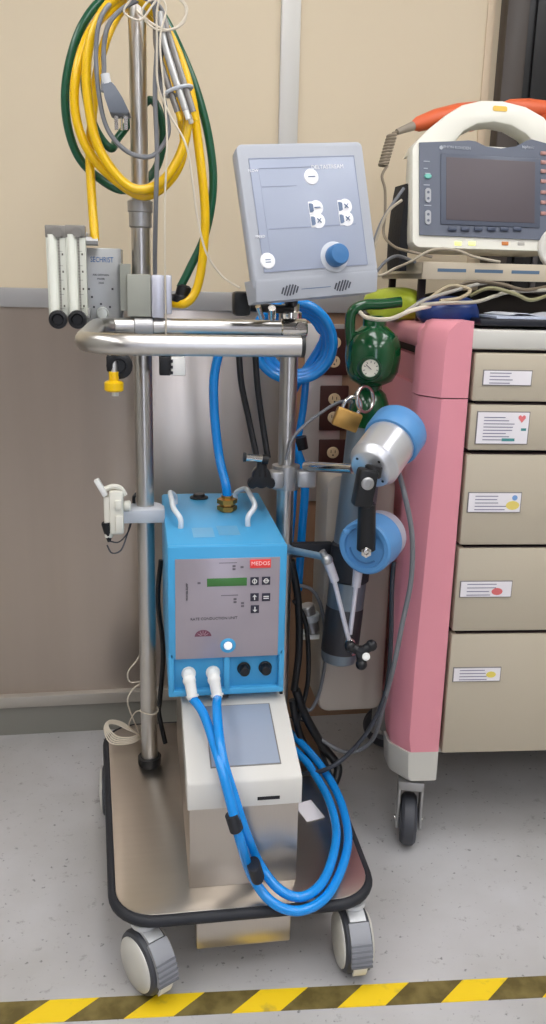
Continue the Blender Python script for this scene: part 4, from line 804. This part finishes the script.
u_ = dp_(527, 147); part('model_lettering', text_mb('biphasic', .009, tm @ Matrix.Translation((u_.x, -.0055, u_.z-.002))), mat('pale_print', (178, 182, 190), .5), DF, local=True)
for k in range(6):
    u_ = dp_(451+13*k, 229.5); part('soft_key', MB().box((u_.x-.010, -.009, u_.z-.005), (u_.x+.010, -.006, u_.z+.004), .002, tm), mat('softkey', (66, 74, 92), .4), DF, local=True)
for v in (154, 163, 172, 182, 193, 203, 214):
    u_ = dp_(541, v); part('side_key', MB().box((u_.x-.004, -.0075, u_.z-.0042), (u_.x+.009, -.003, u_.z+.0042), .002, tm), mat('key_salmon', (172, 128, 120), .45), DF, local=True)
for (u, c_, e) in ((458, (238, 240, 130), .8), (472, (232, 240, 140), .8), (505, (196, 120, 60), 0), (521, (176, 172, 164), 0)):
    u_ = dp_(u, 243.5); part('indicator', MB().box((u_.x-.008, -.0018, u_.z-.004), (u_.x+.008, .001, u_.z+.004), .001, tm), mat('ind%d' % u, c_, .4, emit=e), DF, local=True)
u_ = dp_(557, 249); part('printer_door', MB().lathe((u_.x, -.0, u_.z), (0, -1, 0), [(.048, 0), (.048, .008), (.045, .011), (.036, .011), (.034, .005), (.0001, .005)], 32, tm), mat('door_pale', (206, 204, 196), .4), DF, local=True)
# handle arch
ho = [(-.188, .095), (-.176, .118), (-.145, .148), (-.105, .180), (-.065, .205), (-.02, .217), (.03, .219), (.085, .210), (.13, .190), (.16, .155), (.184, .110), (.188, .095)]
hi_ = [(.125, .105), (.115, .122), (.085, .150), (.050, .166), (.010, .171), (-.03, .165), (-.062, .148), (-.085, .122), (-.100, .105)]
part('carry_handle', MB().prism(ho+hi_, .05, tm @ Matrix.Translation((0, .02, 0)), .007, axis='y'), OFFWHITE, DF, local=True)
u_ = dp_(503, 110); part('handle_sticker', MB().prism(rr2(.034, .011, .004, 0, 0, 3), .002, tm @ Matrix.Translation((.022, .0185, .200)), axis='y'), mat('sticker_yellow', (226, 186, 80), .5), DF, local=True)
part('paddle_well', MB().box((-.098, .065, .09), (.125, .13, .136), .012, tm), BLACK, DF, local=True)
part('side_pouch', MB().loft([[V((-DW/2+.002-dx, y, z)) for y, z in ((.03, z0_), (.13, z0_), (.13, z0_+.02), (.03, z0_+.02))] for dx, z0_ in ((0, 0),)] if 0 else [[V((-DW/2+.006, .02, z)), V((-DW/2-b_*.014+.004, .03, z)), V((-DW/2-b_*.020+.004, .08, z)), V((-DW/2-b_*.012+.004, .12, z)), V((-DW/2+.014, .13, z))] for z, b_ in ((.004, .7), (.03, .95), (.08, 1), (.13, .75), (.17, .4), (.19, .1))]), mat('pouch_black', (22, 22, 26), .7, bump=.5, bscale=200), DF, local=True)
for x_ in (-.14, .14): part('foot', MB().cyl((x_, .04, 0), (x_, .04, .025), .012, n=14).cyl((x_, .13, 0), (x_, .13, .03), .012, n=14), BLACK, DF, local=True)
# paddles
for i, (a_, b_, lb) in enumerate(((at(412, 126, 2.01), at(478, 106, 2.06), 'left orange defibrillator paddle lying behind the carrying handle'), (at(503, 106, 2.05), at(572, 112, 2.0), 'right orange defibrillator paddle behind the carrying handle'))):
    t = root('defibrillator_paddle', lb, 'paddle', a_); d_ = (b_-a_); n_ = V((0, 0, 1)); s_ = d_.normalized().cross(n_).normalized(); n_ = s_.cross(d_.normalized())
    rg_ = [[a_+d_*f+s_*(w*math.cos(x))+n_*(h*math.sin(x)) for x in [2*math.pi*k/12 for k in range(12)]] for f, w, h in ((0, .008, .009), (.08, .014, .016), (.35, .018, .021), (.7, .022, .019), (.95, .022, .012), (1, .015, .006))]
    part('handle', MB().loft(rg_), ORANGE, t)
    m_ = a_+d_*.78-n_*.022
    part('paddle_base', MB().box((-.035, -.04, -.018), (.035, .04, .012), .006, Matrix.Translation(m_)), ORANGE, t)
    if i == 0: part('strain_relief', MB().cyl(at(397, 132, 1.96), at(413, 126, 1.975), .0065, .010, 12), mat('relief_grey', (142, 132, 118), .5), t)
# coiled cord
cdp = []; a_, b_ = at(392, 135, 1.955), at(383, 166, 1.955); ax = (b_-a_); s_ = rt; n_ = ax.normalized().cross(s_).normalized()
for k in range(12*10+1):
    t = 2*math.pi*k/12; cdp.append(a_+ax*(k/120)+s_*.0095*math.cos(t)+n_*.0095*math.sin(t))
hose_pts = [at(397, 132, 1.96), at(393, 133, 1.957)]+cdp
pcx = root('paddle_cord', 'grey coiled paddle cord hanging at the left of the defibrillator', 'cord', a_)
part('coil', MB().tube(hose_pts, .0030, 6, 1), mat('cord_grey', (138, 126, 108), .5), pcx)
part('cord_tail', MB().tube([cdp[-1]]+yq(1.95, (382, 176), (385, 190), (385, 215), (384, 235), (395, 247, 1.90), (412, 252, 1.85), (432, 257, 1.845)), .0032, 8), mat('cord_grey', (138, 126, 108), .5), pcx)
hose('sensor_lead', yq(1.87, (402, 200), (388, 212), (378, 235), (374, 255), (378, 275), (396, 268), (410, 262, 1.845), (432, 250, 1.84), (455, 250, 1.84), (475, 257, 1.845), (500, 262, 1.846)), .0030, mat('lead_beige', (170, 160, 140), .5), 'beige sensor lead draped over the front lip of the raised shelf', 'lead', 8)
hose('sensor_lead', yq(1.90, (404, 188), (392, 205), (380, 225), (372, 250), (368, 280), (385, 262), (398, 256), (415, 262, 1.845)), .0035, GREYCABLE, 'grey sensor lead looping down left of the shelf', 'lead', 8)
# ------------------------------------------------------------------ clutter on the cart top
def lump(name, c, sc, m, label, cat, rot=0, seed=1, n=.16):
    rnd = random.Random(seed); t = bmesh.new(); bmesh.ops.create_icosphere(t, subdivisions=4, radius=1)
    ph_ = [(V((rnd.uniform(-1, 1), rnd.uniform(-1, 1), rnd.uniform(-1, 1)))*4, rnd.uniform(0, 6)) for _ in range(8)]
    for v in t.verts:
        d = sum(math.sin(v.co.dot(p)+f) for p, f in ph_)/8; co = v.co*(1+n*d*1.6)
        for i_ in range(3): co[i_] = math.copysign(abs(co[i_])**.75, co[i_])
        co.z = max(co.z, -.75); v.co = V((co.x*sc[0], co.y*sc[1], co.z*sc[2]))
    zmin = min(v.co.z for v in t.verts)
    mb = MB(); mb._merge(t, Matrix.Translation(V(c)+V((0, 0, -zmin))) @ Matrix.Rotation(R(rot), 4, 'Z'))
    return thing(name, mb, m, label, cat)
zt0 = ztop+.001
lump('plastic_bag', (.60, 2.02, zt0), (.05, .09, .040), mat('bag_yellow', (190, 206, 60), .35, var=.2, vscale=20, bump=1., bscale=25), 'crumpled yellow-green plastic bag under the left end of the shelf', 'bag', 20, 3)
lump('plastic_bag', (.664, 1.83, zt0), (.07, .05, .032), mat('bag_blue', (22, 50, 112), .35, var=.6, vscale=18, bump=1., bscale=30), 'crumpled blue plastic bag on the front left of the cart top', 'bag', -10, 5)
lump('dark_pouch', (.86, 2.05, zt0), (.20, .08, .040), mat('pouch_brown', (52, 46, 42), .7), 'dark cloth pouch beneath the middle of the shelf', 'pouch', 4, 9)  # pouch made larger to darken the open space under the shelf
bd = root('binder', 'flat black binder lying on the cart top at the front', 'binder', (.80, 1.74, zt0), (0, 0, R(-4)))
part('cover', MB().box((-.10, -.028, 0), (.38, .15, .014), .003), mat('binder_black', (18, 20, 30), .4), bd, local=True)
part('pages', MB().box((-.06, -.01, .0145), (.375, .12, .019)), mat('page_blue_white', (196, 204, 222), .5), bd, local=True)
rnd = random.Random(11)
for k, (lb, m_, pts) in enumerate((
    ('grey-white cable arching up from the cart corner under the shelf', mat('cable_pale', (160, 156, 146), .5), ((405, 312, 1.74), (425, 300, 1.78), (450, 292, 1.80), (475, 285, 1.83), (490, 282, 1.88))),
    ('ivory cable resting along the binder, nearest the drawers', mat('cable_cream', (170, 164, 148), .5), ((420, 305, 1.75), (445, 303, 1.76), (475, 302, 1.77), (495, 296, 1.80), (510, 292, 1.82), (546, 290, 1.84))),
    ('grey-green cable curling at the right end of the cart top', mat('cable_olive', (132, 128, 92), .5), ((470, 296, 1.82), (490, 288, 1.80), (515, 294, 1.79), (530, 300, 1.78), (546, 296, 1.80), (560, 290, 1.84))),
    ('pale cable curl under the shelf beside the dark pouch', mat('cable_tan', (172, 158, 130), .5), ((430, 298, 1.80), (450, 286, 1.82), (470, 290, 1.80), (460, 298, 1.78), (440, 301, 1.77))),
    ('white tube sagging past the green handle onto the cart', WHITEWIRE, ((360, 312, 1.80), (368, 318, 1.78), (390, 319, 1.74), (410, 311, 1.73), (430, 306, 1.76))),
    ('brown cable behind the ivory one, under the shelf', mat('cable_brown', (104, 92, 74), .5), ((440, 294, 1.86), (470, 282, 1.84), (500, 284, 1.83), (525, 290, 1.82), (550, 286, 1.86))))):
    hose('monitor_cable', [at(*p) for p in pts], .004 if k != 4 else .0045, m_, lb, 'cable', 8, group=None)
rnd = random.Random(5)
for k, (x_, y_, a_) in enumerate(((.86, 1.83, 10), (1.02, 1.80, -14))):
    mx_ = Matrix.Translation((x_, y_, zt0+.0205+.002*k)) @ Matrix.Rotation(R(a_), 4, 'Z')
    thing('loose_paper', MB().loft([[mx_ @ V((-.09+.18*i/8, yy, .004*math.sin(i*1.1+k))) for yy, i in ((-.05, i_), (.05, i_))]+[mx_ @ V((-.09+.18*i_/8, .05, .004*math.sin(i_*1.1+k)+.0012)), mx_ @ V((-.09+.18*i_/8, -.05, .004*math.sin(i_*1.1+k)+.0012))] for i_ in range(9)]), mat('sheet_white', (206, 208, 216), .6), ('left' if k == 0 else 'right')+' of the two loose white paper sheets on the binder', 'paper')
hose('black_cable', yq(1.97, (161, 560), (158, 600), (163, 650), (160, 700))+[V((.03, 1.95, .26)), V((.045, 1.93, .185))], .006, BLACK, 'thin black cable hanging in the gap between left pole and blue unit', 'cable')
# ------------------------------------------------------------------ world & view
w = bpy.data.worlds.new('world'); SC.world = w; w.use_nodes = True; w.node_tree.nodes['Background'].inputs[0].default_value = (.05, .05, .05, 1)
SC.view_settings.view_transform = 'Standard'; SC.view_settings.look = 'None'; SC.view_settings.gamma = 1; SC.view_settings.use_curve_mapping = False
SC.view_settings.exposure = 0
